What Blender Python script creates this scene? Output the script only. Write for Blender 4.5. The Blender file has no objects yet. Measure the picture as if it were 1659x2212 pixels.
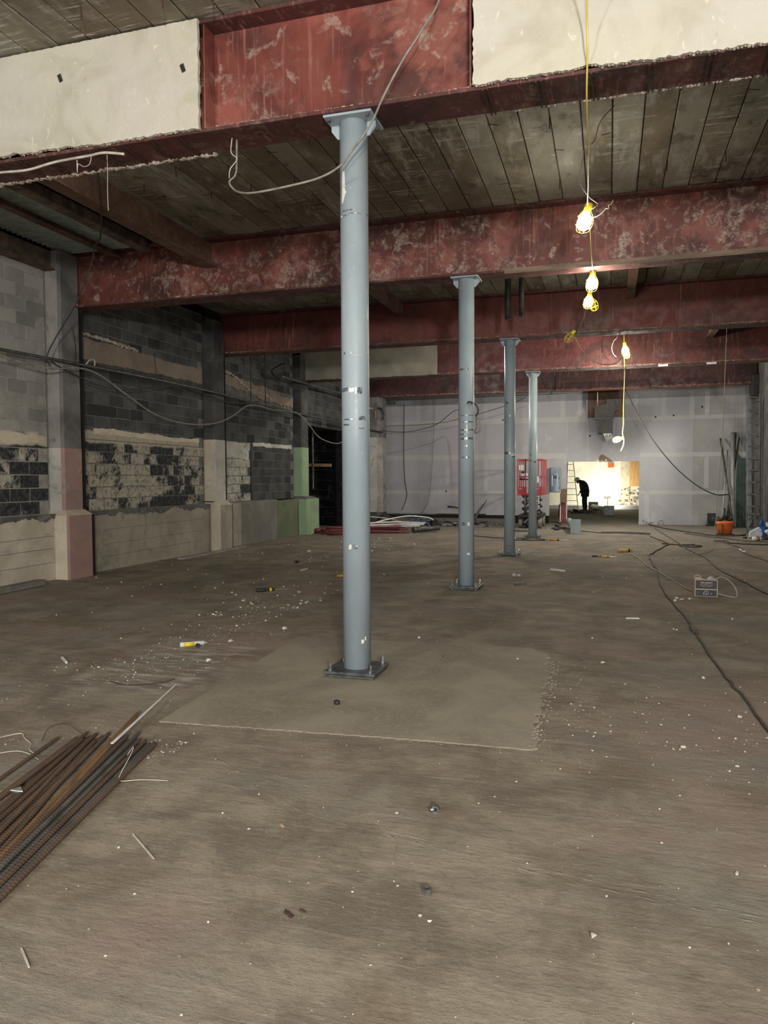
import bpy, bmesh, math, random
from mathutils import Vector, Matrix
R = random.Random(7)
sc = bpy.context.scene
COL = sc.collection
# ------------------------------------------------------------------ camera
F, YAW, PITCH, ROLL = 1626.19, 0.29034, -0.04402, -0.00512
fw = Vector((-math.sin(YAW)*math.cos(PITCH), math.cos(YAW)*math.cos(PITCH), math.sin(PITCH)))
rt = Vector((math.cos(YAW), math.sin(YAW), 0)); up = rt.cross(fw)
r2 = rt*math.cos(ROLL)+up*math.sin(ROLL); u2 = -rt*math.sin(ROLL)+up*math.cos(ROLL)
cam = bpy.data.cameras.new('camera'); co = bpy.data.objects.new('camera', cam); COL.objects.link(co)
m = Matrix((r2, u2, -fw)).transposed().to_4x4(); m.translation = (1.9096, -5.6275, 1.55); co.matrix_world = m
cam.sensor_fit = 'HORIZONTAL'; cam.sensor_width = 36; cam.lens = F/1659*36
cam.clip_start = 0.05; cam.clip_end = 200
sc.camera = co
# ------------------------------------------------------------------ world, exposure, large lights
w = bpy.data.worlds.new('world'); sc.world = w; w.use_nodes = True
w.node_tree.nodes['Background'].inputs[0].default_value = (0.72, 0.86, 1.0, 1)
w.node_tree.nodes['Background'].inputs[1].default_value = 0.30
sc.view_settings.view_transform = 'Standard'; sc.view_settings.look = 'None'
sc.view_settings.exposure = 1.0; sc.view_settings.gamma = 1.0; sc.view_settings.use_curve_mapping = False

def lamp(name, loc, power, color=(1, .93, .82), rad=.05, kind='POINT', rot=None, **k):
    l = bpy.data.lights.new(name, kind); l.energy = power; l.color = color
    if kind == 'AREA': l.size = rad
    else: l.shadow_soft_size = rad
    for a, b in k.items(): setattr(l, a, b)
    o = bpy.data.objects.new(name, l); COL.objects.link(o); o.location = loc
    if rot: o.rotation_euler = rot
    return o
# work-light tower standing behind the photographer (it throws the long shadows of the nuts and chips)
lamp('work_light', (4.3, -10.4, 2.7), 1500, (1, .96, .90), .30)
lamp('work_light', (-2.5, -9.5, 3.2), 420, (1, .96, .90), .30)
# the string of bulbs
BULBS = [(1.637, 3.2, 4.451, 75), (1.675, 4.95, 4.12, 60), (1.558, 7.5, 4.47, 95), (2.25, 13.5, 4.58, 100), (2.14, 17.8, 2.66, 110)]
for x, y, z, p in BULBS: lamp('bulb_or_fill_light', (x, y, z-.03), p, (1, .94, .80), .045)
for x, y, z, p in ((-3.2, .62, 4.85, 9), (-2.2, 15.3, 4.85, 120), (3.6, 15.3, 4.85, 75), (-1.2, 11.6, 4.85, 45)): lamp('bulb_or_fill_light', (x, y, z-.12), p, (1, .95, .86), .045)  # unseen fill lamps added behind the beams, not part of the string
lamp('bulb_or_fill_light', (1.9, -3.6, 4.6), 60, (1, .94, .80), .045)
lamp('back_room_light', (1.85, 31.6, .9), 85, (1, .95, .82), .15, 'SPOT', (math.radians(97), 0, 0), spot_size=math.radians(150), spot_blend=.6)
lamp('back_room_light', (.2, 31.0, 3.3), 85, (1, .95, .82), .15, 'SPOT', (math.radians(80), 0, 0), spot_size=math.radians(150), spot_blend=.6)

# ------------------------------------------------------------------ tagging helpers
def tag(o, label=None, cat=None, group=None, kind=None):
    if label: o['label'] = label
    if cat: o['category'] = cat
    if group: o['group'] = group
    if kind: o['kind'] = kind
    return o
def empty(name, loc=(0, 0, 0), rz=0, label=None, cat=None, group=None):
    o = bpy.data.objects.new(name, None); COL.objects.link(o); o.location = loc; o.rotation_euler = (0, 0, rz)
    o.empty_display_size = .05
    return tag(o, label, cat, group)
def inst(name, mesh, loc=(0, 0, 0), parent=None, rot=None, scale=None):
    o = bpy.data.objects.new(name, mesh); COL.objects.link(o); o.location = loc
    if rot: o.rotation_euler = rot
    if scale: o.scale = scale
    if parent: o.parent = parent
    return o
def copy_tree(o, parent=None):
    c = o.copy(); COL.objects.link(c)
    if parent: c.parent = parent
    for ch in list(o.children): copy_tree(ch, c)
    return c
def smooth(pts, n=6):
    P = [Vector(p) for p in pts]
    if len(P) < 3 or n < 2: return P
    out = []
    for i in range(len(P)-1):
        a = P[i-1] if i else P[0]*2-P[1]; b = P[i]; c = P[i+1]; d = P[i+2] if i+2 < len(P) else P[-1]*2-P[-2]
        for k in range(n):
            t = k/n
            out.append(.5*((2*b)+(c-a)*t+(2*a-5*b+4*c-d)*t*t+(3*b-a-3*c+d)*t**3))
    out.append(P[-1]); return out
class MB:
    def __init__(s): s.v = []; s.f = []; s.mi = []; s.cur = 0
    def add(s, vs, fs):
        o = len(s.v); s.v += [tuple(v) for v in vs]; s.f += [tuple(i+o for i in f) for f in fs]; s.mi += [s.cur]*len(fs); return s
    def box(s, x0, x1, y0, y1, z0, z1):
        return s.add([(x0,y0,z0),(x1,y0,z0),(x1,y1,z0),(x0,y1,z0),(x0,y0,z1),(x1,y0,z1),(x1,y1,z1),(x0,y1,z1)],
                     [(0,3,2,1),(4,5,6,7),(0,1,5,4),(1,2,6,5),(2,3,7,6),(3,0,4,7)])
    def cbox(s, x0, x1, y0, y1, z0, z1, b=.004):   # chamfered box (bevelled all round in x-y and z)
        xs = [(x0+b, x1-b, y0+b, y1-b, z0), (x0, x1, y0, y1, z0+b), (x0, x1, y0, y1, z1-b), (x0+b, x1-b, y0+b, y1-b, z1)]
        V = []
        for a, c, d, e, z in xs: V += [(a,d,z),(c,d,z),(c,e,z),(a,e,z)]
        Fc = [(3,2,1,0),(12,13,14,15)]
        for k in range(3):
            for i in range(4):
                j = (i+1) % 4; Fc.append((k*4+i, k*4+j, k*4+4+j, k*4+4+i))
        return s.add(V, Fc)
    def obox(s, a, b, w, h, upv=(0, 0, 1)):        # bar from a to b, width w (side), height h (up)
        a = Vector(a); b = Vector(b); d = (b-a).normalized(); u = Vector(upv)
        sd = d.cross(u)
        if sd.length < 1e-4: sd = d.cross(Vector((1, 0, 0)))
        sd.normalize(); u = sd.cross(d)
        V = []
        for p in (a, b):
            for i, j in ((-1,-1),(1,-1),(1,1),(-1,1)): V.append(p+sd*i*w/2+u*j*h/2)
        return s.add(V, [(0,3,2,1),(4,5,6,7),(0,1,5,4),(1,2,6,5),(2,3,7,6),(3,0,4,7)])
    def prism(s, poly, z0, z1, axis='z'):          # polygon (CCW) extruded
        n = len(poly)
        def m(p, t): return {'z': (p[0], p[1], t), 'y': (p[0], t, p[1]), 'x': (t, p[0], p[1])}[axis]
        V = [m(p, z0) for p in poly]+[m(p, z1) for p in poly]
        return s.add(V, [tuple(range(n-1, -1, -1)), tuple(range(n, 2*n))]+[(i, (i+1) % n, n+(i+1) % n, n+i) for i in range(n)])
    def tube(s, pts, r, n=6, sub=6, caps=True):
        P = smooth(pts, sub); rr = r if callable(r) else (lambda t: r)
        V = []; t0 = (P[1]-P[0]).normalized(); nrm = t0.orthogonal().normalized(); L = len(P)
        for i, p in enumerate(P):
            t = (P[min(i+1, L-1)]-P[max(i-1, 0)]).normalized()
            nrm = (nrm-t*nrm.dot(t)); nrm = nrm.normalized() if nrm.length > 1e-6 else t.orthogonal().normalized()
            bi = t.cross(nrm); q = rr(i/(L-1))
            for k in range(n):
                a = 2*math.pi*k/n; V.append(p+(nrm*math.cos(a)+bi*math.sin(a))*q)
        Fc = [(i*n+k, i*n+(k+1) % n, (i+1)*n+(k+1) % n, (i+1)*n+k) for i in range(L-1) for k in range(n)]
        if caps: Fc += [tuple(range(n-1, -1, -1)), tuple((L-1)*n+k for k in range(n))]
        return s.add(V, Fc)
    def lathe(s, prof, c=(0, 0, 0), n=20, axis=(0, 0, 1)):   # prof: [(r, z)]
        ax = Vector(axis).normalized(); a = ax.orthogonal().normalized(); b = ax.cross(a); c = Vector(c)
        V = []; 
        for r, z in prof:
            for k in range(n):
                t = 2*math.pi*k/n; V.append(c+ax*z+(a*math.cos(t)+b*math.sin(t))*max(r, 1e-5))
        L = len(prof)
        Fc = [(i*n+k, i*n+(k+1) % n, (i+1)*n+(k+1) % n, (i+1)*n+k) for i in range(L-1) for k in range(n)]
        Fc += [tuple(range(n-1, -1, -1)), tuple((L-1)*n+k for k in range(n))]
        return s.add(V, Fc)
    def rock(s, c, r, sq=(1, 1, .6), jit=.35):
        t = (1+5**.5)/2
        V = [Vector(v).normalized() for v in [(-1,t,0),(1,t,0),(-1,-t,0),(1,-t,0),(0,-1,t),(0,1,t),(0,-1,-t),(0,1,-t),(t,0,-1),(t,0,1),(-t,0,-1),(-t,0,1)]]
        fs = [(0,11,5),(0,5,1),(0,1,7),(0,7,10),(0,10,11),(1,5,9),(5,11,4),(11,10,2),(10,7,6),(7,1,8),(3,9,4),(3,4,2),(3,2,6),(3,6,8),(3,8,9),(4,9,5),(2,4,11),(6,2,10),(8,6,7),(9,8,1)]
        a = R.uniform(0, 6.28); ca, sa = math.cos(a), math.sin(a)
        out = []
        for v in V:
            k = r*(1+R.uniform(-jit, jit)); x, y, z = v.x*k*sq[0], v.y*k*sq[1], v.z*k*sq[2]
            out.append((c[0]+x*ca-y*sa, c[1]+x*sa+y*ca, c[2]+z))
        return s.add(out, fs)
    def mesh(s, name, mats, smooth_=False):
        me = bpy.data.meshes.new(name); me.from_pydata(s.v, [], s.f)
        for mt in (mats if isinstance(mats, (list, tuple)) else [mats]): me.materials.append(mt)
        if isinstance(mats, (list, tuple)): me.polygons.foreach_set('material_index', s.mi)
        if smooth_: me.polygons.foreach_set('use_smooth', [True]*len(me.polygons))
        me.update(); return me
    def build(s, name, mats, parent=None, smooth_=False, **k):
        o = inst(name, s.mesh(name, mats, smooth_), parent=parent)
        if parent is None or k: tag(o, **k)
        return o
# ------------------------------------------------------------------ materials
class G:
    def __init__(s, name, rough=.8, metal=0., spec=None):
        s.m = bpy.data.materials.new(name); s.m.use_nodes = True; s.t = s.m.node_tree; s.n = s.t.nodes
        s.b = s.n['Principled BSDF']; s.b.inputs['Roughness'].default_value = rough; s.b.inputs['Metallic'].default_value = metal
        if spec is not None: s.b.inputs['Specular IOR Level'].default_value = spec
        s._p = None; s.hs = []
    def lk(s, a, b): s.t.links.new(a, b)
    def pos(s, coord='world'):
        if s._p is None:
            if coord == 'world': s._p = s.n.new('ShaderNodeNewGeometry').outputs['Position']
            else: s._p = s.n.new('ShaderNodeTexCoord').outputs['Object']
        return s._p
    def vec(s, sc_=(1, 1, 1), off=(0, 0, 0), rz=0):
        mp = s.n.new('ShaderNodeMapping'); mp.inputs['Rotation'].default_value = (0, 0, rz); s.lk(s.pos(), mp.inputs[0]); mp.inputs['Scale'].default_value = sc_; mp.inputs['Location'].default_value = off; return mp.outputs[0]
    def noise(s, scale, st=(1, 1, 1), detail=5, off=(0, 0, 0), rough=.6, dist=0, rz=0):
        n = s.n.new('ShaderNodeTexNoise'); s.lk(s.vec(st, off, rz), n.inputs['Vector']); n.inputs['Scale'].default_value = scale
        n.inputs['Detail'].default_value = detail; n.inputs['Roughness'].default_value = rough; n.inputs['Distortion'].default_value = dist; return n.outputs['Fac']
    def axis(s, i):
        sp = s.n.new('ShaderNodeSeparateXYZ'); s.lk(s.pos(), sp.inputs[0]); return sp.outputs[i]
    def rnd(s): return s.n.new('ShaderNodeObjectInfo').outputs['Random']
    def math(s, op, a, b=0.):
        n = s.n.new('ShaderNodeMath'); n.operation = op
        for i, v in enumerate((a, b)):
            if isinstance(v, (int, float)): n.inputs[i].default_value = v
            else: s.lk(v, n.inputs[i])
        return n.outputs[0]
    def rng(s, v, lo, hi, a=0., b=1.):
        n = s.n.new('ShaderNodeMapRange'); s.lk(v, n.inputs[0]); n.interpolation_type = 'SMOOTHSTEP'
        if lo > hi: lo, hi, a, b = hi, lo, b, a
        for i, q in zip((1, 2, 3, 4), (lo, hi, a, b)): n.inputs[i].default_value = q
        return n.outputs[0]
    def band(s, ax, lo, hi, soft=.03, wob=.1, wscale=3):   # 1 between lo and hi along an axis, wobbly edges
        v = s.axis(ax)
        if wob: v = s.math('ADD', v, s.math('MULTIPLY', s.math('SUBTRACT', s.noise(wscale, detail=3), .5), wob))
        return s.math('MULTIPLY', s.rng(v, lo-soft, lo+soft), s.rng(v, hi+soft, hi-soft))
    def mix(s, a, b, f):
        n = s.n.new('ShaderNodeMix'); n.data_type = 'RGBA'
        for i, v in ((0, f), (6, a), (7, b)):
            if isinstance(v, (int, float)): n.inputs[i].default_value = v
            elif isinstance(v, tuple): n.inputs[i].default_value = (*v, 1)
            else: s.lk(v, n.inputs[i])
        return n.outputs[2]
    def out(s, color, rough=None, bump=None):
        if isinstance(color, tuple): s.b.inputs['Base Color'].default_value = (*color, 1)
        else: s.lk(color, s.b.inputs['Base Color'])
        if rough is not None: s.lk(rough, s.b.inputs['Roughness'])
        if bump:
            h, st, d = bump; bn = s.n.new('ShaderNodeBump'); bn.inputs['Strength'].default_value = st; bn.inputs['Distance'].default_value = d
            s.lk(h, bn.inputs['Height']); s.lk(bn.outputs[0], s.b.inputs['Normal'])
        return s.m
def simple(name, c, c2=None, scale=12, rough=.6, metal=0, bump=.0, coord='world', st=(1, 1, 1), spec=None):
    g = G(name, rough, metal, spec); g.pos(coord); n = g.noise(scale, st)
    c2 = c2 or tuple(q*.72 for q in c)
    return g.out(g.mix(c2, c, g.rng(n, .35, .65)), bump=(n, bump, .01) if bump else None)
def emit(name, c, s_):
    mt = bpy.data.materials.new(name); mt.use_nodes = True; b = mt.node_tree.nodes['Principled BSDF']
    b.inputs['Base Color'].default_value = (*c, 1); b.inputs['Emission Color'].default_value = (*c, 1); b.inputs['Emission Strength'].default_value = s_; return mt
M = {}
# floor
g = G('dusty_concrete_floor', .85, spec=.3)
n1 = g.noise(.55, detail=4, rough=.6); n2 = g.noise(2.4, (1, 1, 1), 9, rough=.68, dist=.4); n3 = g.noise(38, detail=5, rough=.7); n4 = g.noise(8, (1, 1.3, 1), 9, rough=.72, dist=.25)
s1 = g.noise(5, (.35, 3, 1), 8, rz=.5, rough=.7); s2 = g.noise(4.5, (.4, 3, 1), 8, rz=-.7, off=(4, 4, 0), rough=.7); s3 = g.noise(16, (1, 1, 1), 8, off=(6, 1, 0), rough=.75)
c = g.mix((.208, .174, .134), (.365, .315, .242), g.rng(n2, .35, .66))
c = g.mix(c, (.34, .255, .215), g.math('MULTIPLY', g.rng(n1, .48, .64), .7))
c = g.mix(c, (.27, .265, .225), g.math('MULTIPLY', g.rng(g.noise(.9, off=(7, 3, 0)), .5, .66), .6))
c = g.mix(c, (.46, .41, .33), g.math('MULTIPLY', g.rng(n4, .56, .72), .55))
c = g.mix(c, (.20, .155, .105), g.math('MULTIPLY', g.rng(g.noise(1.3, off=(3, 9, 0), detail=9, dist=.6, rough=.65), .50, .66), .6))
sm = g.math('MULTIPLY', g.rng(g.noise(5, (.6, 2.2, 1), 7, off=(1, 1, 0)), .48, .62), g.math('MULTIPLY', g.band(0, -2.1, -1.15, .15, .5, 2), g.band(1, -.9, .75, .2, .5, 2)))
c = g.mix(c, (.56, .55, .50), g.math('MULTIPLY', sm, .75))
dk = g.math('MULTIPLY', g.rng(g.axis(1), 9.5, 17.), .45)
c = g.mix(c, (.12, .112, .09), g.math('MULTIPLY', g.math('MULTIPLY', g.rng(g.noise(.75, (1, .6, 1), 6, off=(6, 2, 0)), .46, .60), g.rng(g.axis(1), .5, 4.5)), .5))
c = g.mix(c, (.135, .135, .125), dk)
c = g.mix(c, (.185, .162, .13), g.math('MULTIPLY', g.rng(n3, .56, .72), .6))
c = g.mix(c, (.42, .375, .30), g.math('MULTIPLY', g.rng(s1, .55, .66), .5))
c = g.mix(c, (.20, .165, .125), g.math('MULTIPLY', g.rng(s2, .54, .66), .5))
c = g.mix(c, (.40, .36, .295), g.math('MULTIPLY', g.rng(s3, .56, .70), .45))
hh = g.math('ADD', g.math('ADD', g.math('MULTIPLY', n4, .9), g.math('MULTIPLY', n3, .35)), g.math('MULTIPLY', g.math('ADD', s1, s2), .5))
hh = g.math('ADD', hh, g.math('MULTIPLY', s3, .5))
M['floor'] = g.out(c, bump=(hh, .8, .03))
g = G('smoother_new_concrete', .8, spec=.3)
n = g.noise(1.6, detail=7, dist=.8); c = g.mix((.245, .212, .163), (.335, .298, .232), g.rng(n, .35, .65))
c = g.mix(c, (.33, .30, .25), g.rng(g.noise(30, detail=5), .5, .7))
M['patch'] = g.out(c, bump=(g.noise(14, detail=8, rough=.7), .3, .008))
M['chip'] = simple('white_mortar_chip', (.76, .73, .65), (.48, .44, .37), 20, .85)
M['grit'] = simple('grey_grit', (.32, .28, .22), None, 20, .9)
# ceiling planks
g = G('cement_roof_plank', .85, spec=.3)
rn = g.rnd()
n = g.noise(1.5, (1, .5, 1), 8, dist=.3, rough=.65); nn = g.noise(8, (1, .22, 1), 8, rough=.7); st_ = g.noise(5.5, (.45, 5, 1), 8, dist=.6, rough=.65)
c = g.mix((.13, .112, .082), (.27, .245, .185), g.rng(n, .38, .62))
c = g.mix(c, (.15, .115, .08), g.math('MULTIPLY', g.rng(rn, .55, .75), .6))
c = g.mix(c, (.31, .30, .27), g.math('MULTIPLY', g.rng(rn, .35, .15), .45))
c = g.mix(c, (.44, .43, .40), g.math('MULTIPLY', g.math('MULTIPLY', g.rng(nn, .46, .66), g.rng(g.noise(.9, off=(5, 0, 0), detail=4), .42, .58)), .75))
c = g.mix(c, (.56, .55, .52), g.math('MULTIPLY', g.math('MULTIPLY', g.rng(st_, .53, .66), g.rng(g.noise(1.6, (1, .7, 1), 4, off=(9, 4, 0)), .45, .58)), .85))
c = g.mix(c, (.07, .06, .05), g.math('MULTIPLY', g.rng(g.noise(2.6, (1, .6, 1), off=(2, 8, 0), detail=8, rough=.7), .54, .68), .75))
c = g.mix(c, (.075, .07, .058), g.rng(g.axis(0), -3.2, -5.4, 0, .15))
M['plank'] = g.out(c, bump=(st_, .35, .01))
# beams
def beammat(name, base, dark, scuff=.5, rough=.42, soot=0., zr=True):
    g = G(name, rough, spec=.5)
    n = g.noise(1.1, (1, 1, 1), 6, dist=.8); c = g.mix(dark, base, g.rng(n, .36, .56))
    stv = g.noise(6, (5, 1, .25), 5)
    if scuff > .6: c = g.mix(c, (.36, .12, .095), g.math('MULTIPLY', g.rng(g.noise(1.3, off=(2.1, 6, 4.4), detail=7, rough=.6), .50, .60), .55))
    c = g.mix(c, (.40, .16, .12), g.math('MULTIPLY', g.math('MULTIPLY', g.rng(stv, .54, .70), g.rng(g.noise(.7, off=(4, 4, 4)), .45, .6)), .6))
    brk = g.rng(g.noise(30, detail=5, rough=.75), .34, .62)
    sp = g.math('MULTIPLY', g.math('MULTIPLY', g.rng(g.noise(6.5, detail=9, rough=.66, dist=1.0), .47, .62), brk), g.rng(g.noise(.8, off=(8, 1, 2), detail=3), .36, .54))
    c = g.mix(c, (.37, .28, .23), g.math('MULTIPLY', sp, scuff*.85))
    sp2 = g.math('MULTIPLY', brk, g.rng(g.noise(5.2, detail=5, rough=.6, off=(11, 3, 8), dist=.5), .58, .66))
    c = g.mix(c, (.45, .36, .30), g.math('MULTIPLY', sp2, scuff*.8))
    if zr: c = g.mix(c, (.33, .19, .10), g.math('MULTIPLY', g.math('MULTIPLY', g.band(2, 4.3, 4.385, .02, .06, 9), g.rng(g.noise(12, off=(1, 2, 3)), .4, .6)), .75))
    if soot: c = g.mix(c, (.03, .012, .012), soot)
    rr = g.rng(g.noise(5, off=(3, 3, 3)), .3, .7, rough-.12, rough+.2)
    return g.out(c, rough=rr, bump=(g.noise(22, detail=6), .12, .006))
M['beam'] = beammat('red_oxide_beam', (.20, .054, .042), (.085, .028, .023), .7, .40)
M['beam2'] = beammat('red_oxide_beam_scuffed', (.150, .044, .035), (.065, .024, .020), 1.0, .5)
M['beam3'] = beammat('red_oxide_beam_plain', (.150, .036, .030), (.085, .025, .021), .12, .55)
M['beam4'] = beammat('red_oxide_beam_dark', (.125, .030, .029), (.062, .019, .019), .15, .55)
M['flange'] = beammat('dark_red_flange_underside', (.10, .03, .028), (.05, .018, .016), .35, .6, zr=False)
M['rustbeam'] = beammat('rusty_dark_steel', (.15, .085, .06), (.06, .036, .028), .35, .75, zr=False)
# plaster on beam
g = G('cream_fireproofing_plaster', .8, spec=.3)
n = g.noise(1.6, detail=6, dist=1); c = g.mix((.46, .43, .335), (.585, .56, .455), g.rng(n, .35, .62))
c = g.mix(c, (.60, .57, .51), g.rng(g.noise(.6, off=(3, 2, 1)), .45, .65))
c = g.mix(c, (.80, .79, .68), g.math('MULTIPLY', g.rng(g.noise(8, (1, 1, .6), 8, dist=2.2), .60, .72), .6))
c = g.mix(c, (.36, .30, .22), g.math('MULTIPLY', g.rng(g.noise(3.3, (1.8, 1, .5), 8, off=(7, 7, 7), dist=1), .64, .78), .6))
M['plaster'] = g.out(c, bump=(g.noise(9, detail=8, dist=1.5), .5, .012))
M['plaster_grey'] = simple('grey_beam_plaster', (.36, .345, .28), (.27, .255, .21), 2, .85, bump=.3)
M['crust'] = simple('pale_mortar_crust', (.50, .45, .38), (.28, .22, .18), 14, .95, bump=.5)
M['rustwire'] = simple('rusty_tie_wire', (.085, .045, .035), None, 30, .7, .3)
M['darkwire'] = simple('dark_wire', (.03, .028, .025), None, 30, .7)
M['palewire'] = simple('pale_wire', (.62, .58, .52), None, 10, .5)
# column
g = G('blue_grey_column_primer', .42, spec=.5)
n = g.noise(2.2, (1, 1, .4), 6); c = g.mix((.30, .365, .405), (.375, .45, .49), g.rng(n, .35, .65))
c = g.mix(c, (.60, .66, .68), g.math('MULTIPLY', g.rng(g.noise(7, (1, 1, .8), 7, off=(4, 1, 9), dist=2), .66, .76), .6))
c = g.mix(c, (.16, .19, .21), g.math('MULTIPLY', g.rng(g.noise(6, (1, 1, 1.6), 7, off=(1, 7, 2), dist=1), .66, .78), .5))
M['column'] = g.out(c, rough=g.rng(g.noise(30), .3, .7, .36, .52), bump=(g.noise(60), .06, .002))
M['tapemark'] = simple('glossy_dark_scrape', (.07, .09, .10), (.35, .40, .42), 26, .22, .4)
M['whitemark'] = simple('white_paint_mark', (.85, .84, .80), (.75, .74, .7), 8, .5)
M['steelplate'] = simple('dark_base_plate_steel', (.17, .185, .19), (.09, .09, .09), 16, .45, .6)
M['galv'] = simple('galvanised_steel', (.52, .54, .55), (.30, .32, .33), 22, .32, .9)
M['blacksteel'] = simple('black_steel', (.025, .025, .027), (.05, .045, .04), 18, .55, .3)
# block walls: soot-dark, paint remains
def cmu(name, base, dark, lo_cream, hi_cream, cover=.52, light=.0, cream=(.46, .42, .33)):
    g = G(name, .9, spec=.2)
    r = g.rnd(); n = g.noise(2.2, detail=6); n8 = g.noise(14, detail=8, rough=.7)
    c = g.mix(dark, base, g.rng(n, .35, .65))
    c = g.mix(c, tuple(q*.5 for q in dark), g.math('MULTIPLY', g.rng(r, .84, .9), .4 if base[0] > .25 else .7))
    c = g.mix(c, tuple(min(1, q*1.35) for q in base), g.math('MULTIPLY', g.rng(r, .25, .1), .5))
    c = g.mix(c, tuple(q*.5 for q in dark), g.math('MULTIPLY', g.rng(n8, .58, .7), .4))
    if hi_cream:
        z = g.band(2, lo_cream, hi_cream, .012, .10, 4)
        dkm = g.mix((.028, .03, .033), (.10, .10, .10), g.rng(n8, .4, .7))
        c = g.mix(c, dkm, z)
        lo = g.math('ADD', g.math('MULTIPLY', g.noise(1.7, (1, 1, 1), 4, off=(5, 5, 5)), 1.0), g.math('MULTIPLY', r, .30))
        lo = g.math('ADD', lo, g.math('MULTIPLY', n8, .45))
        cr = g.mix(cream, (.36, .34, .29), g.rng(g.noise(6, off=(2, 2, 9)), .4, .62))
        cr = g.mix(cr, (.10, .095, .085), g.math('MULTIPLY', g.rng(n8, .50, .62), .75))
        c = g.mix(c, cr, g.math('MULTIPLY', z, g.rng(lo, 1.36-cover, 1.44-cover)))
        top = g.band(2, hi_cream-.20, hi_cream, .02, .13, 3)
        c = g.mix(c, cream, g.math('MULTIPLY', top, .9))
    return g.out(c, bump=(n8, .5, .012))
M['cmuA'] = cmu('grey_block_near', (.34, .325, .30), (.26, .25, .235), 1.0, 2.28, .40, cream=(.56, .50, .42))
M['cmuB'] = cmu('sooty_block_middle', (.105, .105, .10), (.06, .062, .062), 1.0, 2.40, .52)
M['cmuC'] = cmu('sooty_block_far', (.085, .085, .08), (.045, .047, .047), 1.0, 0, .4)
M['cmuP'] = cmu('half_painted_block', (.09, .09, .085), (.05, .052, .052), 1.0, 2.42, .66, cream=(.50, .48, .42))
M['cmuR'] = cmu('dark_block_right', (.16, .155, .15), (.09, .088, .085), 1.0, 0, .4)
M['mortarA'] = simple('pale_mortar', (.38, .36, .32), (.26, .25, .23), 8, .95)
M['mortarB'] = simple('grey_mortar', (.20, .195, .185), (.12, .12, .115), 8, .95)
M['mortarC'] = simple('dark_mortar', (.15, .147, .14), (.09, .09, .088), 8, .95)
def conc(name, a, b, extra=None, bump=.4, form=True):
    g = G(name, .88, spec=.2); n = g.noise(1.8, detail=7, dist=.6); c = g.mix(b, a, g.rng(n, .35, .65))
    if extra: c = g.mix(c, extra, g.math('MULTIPLY', g.rng(g.noise(2.6, detail=8, off=(3, 1, 6), dist=1.5), .56, .68), .7))
    c = g.mix(c, tuple(q*.5 for q in b), g.math('MULTIPLY', g.rng(g.noise(20, detail=8, rough=.7), .6, .72), .4))
    h = g.noise(9, (1, .3, 3) if form else (1, 1, 1), 7)
    return g.out(c, bump=(h, bump, .015))
M['plinthA'] = conc('cream_painted_plinth', (.60, .55, .45), (.46, .41, .33), (.30, .29, .29))
M['plinthB'] = conc('drab_painted_plinth', (.36, .33, .27), (.27, .25, .20), (.20, .19, .17))
M['plinthC'] = conc('grey_plinth', (.22, .215, .19), (.16, .155, .14), (.11, .11, .10))
M['olive'] = conc('olive_painted_plinth', (.165, .185, .115), (.13, .145, .095), (.10, .10, .08))
M['mortarcap'] = conc('dark_ragged_mortar', (.15, .145, .14), (.08, .08, .078), (.28, .26, .24), .8)
M['conc_grey'] = conc('grey_pilaster_concrete', (.21, .20, .19), (.11, .108, .105), (.30, .29, .27))
M['conc_light'] = conc('pale_grey_pilaster_side', (.36, .335, .31), (.24, .225, .21), (.14, .135, .13))
M['conc_dark'] = conc('sooty_pilaster_concrete', (.10, .098, .095), (.055, .054, .053), (.17, .165, .16))
M['cream'] = conc('cream_painted_pilaster', (.68, .62, .48), (.56, .50, .39), (.40, .37, .33), .3)
M['cream2'] = conc('pale_painted_pilaster', (.56, .54, .49), (.44, .43, .40), (.25, .24, .22), .3)
M['pink'] = conc('faded_pink_paint', (.38, .245, .215), (.31, .21, .19), (.36, .31, .29), .3)
M['green'] = conc('pale_green_paint', (.30, .42, .26), (.24, .33, .21), (.22, .26, .19), .2)
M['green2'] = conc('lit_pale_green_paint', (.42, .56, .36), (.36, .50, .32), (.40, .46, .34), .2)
M['parge'] = conc('tan_parge_band', (.27, .215, .175), (.20, .165, .135), (.16, .145, .13), .5)
M['pargedark'] = conc('sooty_parge', (.085, .083, .08), (.05, .05, .05), (.13, .125, .12), .5)
M['black'] = conc('soot_black_wall', (.016, .017, .022), (.009, .009, .012), (.07, .07, .07), .6)
M['void'] = simple('dark_gap', (.012, .011, .010), None, 5, .95)
# drywall
def dry(name, a, b):
    g = G(name, .75, spec=.3); n = g.noise(1.2, detail=5); c = g.mix(b, a, g.rng(n, .4, .62))
    c = g.mix(c, tuple(min(1, q*1.18) for q in a), g.math('MULTIPLY', g.rng(g.noise(2.1, detail=4, off=(9, 2, 3), dist=.8), .6, .66), .5))
    return g.out(c, bump=(g.noise(80), .05, .002))
M['dry'] = dry('grey_violet_drywall', (.395, .395, .42), (.365, .365, .39))
M['dry2'] = dry('dim_drywall', (.36, .355, .35), (.31, .31, .31))
M['mud'] = dry('pale_joint_compound', (.45, .455, .452), (.425, .43, .43))
M['brown'] = simple('brown_sheathing', (.20, .135, .09), (.16, .11, .075), 6, .9)
M['backwall'] = simple('cream_back_room_wall', (.82, .79, .66), (.72, .69, .56), 2.5, .9, bump=.3)
M['ply'] = simple('orange_plywood', (.75, .45, .18), (.6, .34, .13), 3, .7, st=(4, 1, .6))
M['wood'] = simple('raw_lumber', (.45, .31, .18), (.33, .22, .13), 6, .75, st=(1, 1, .3))
M['deck'] = simple('corrugated_deck_steel', (.36, .42, .38), (.24, .28, .26), 7, .6, 0)
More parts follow.
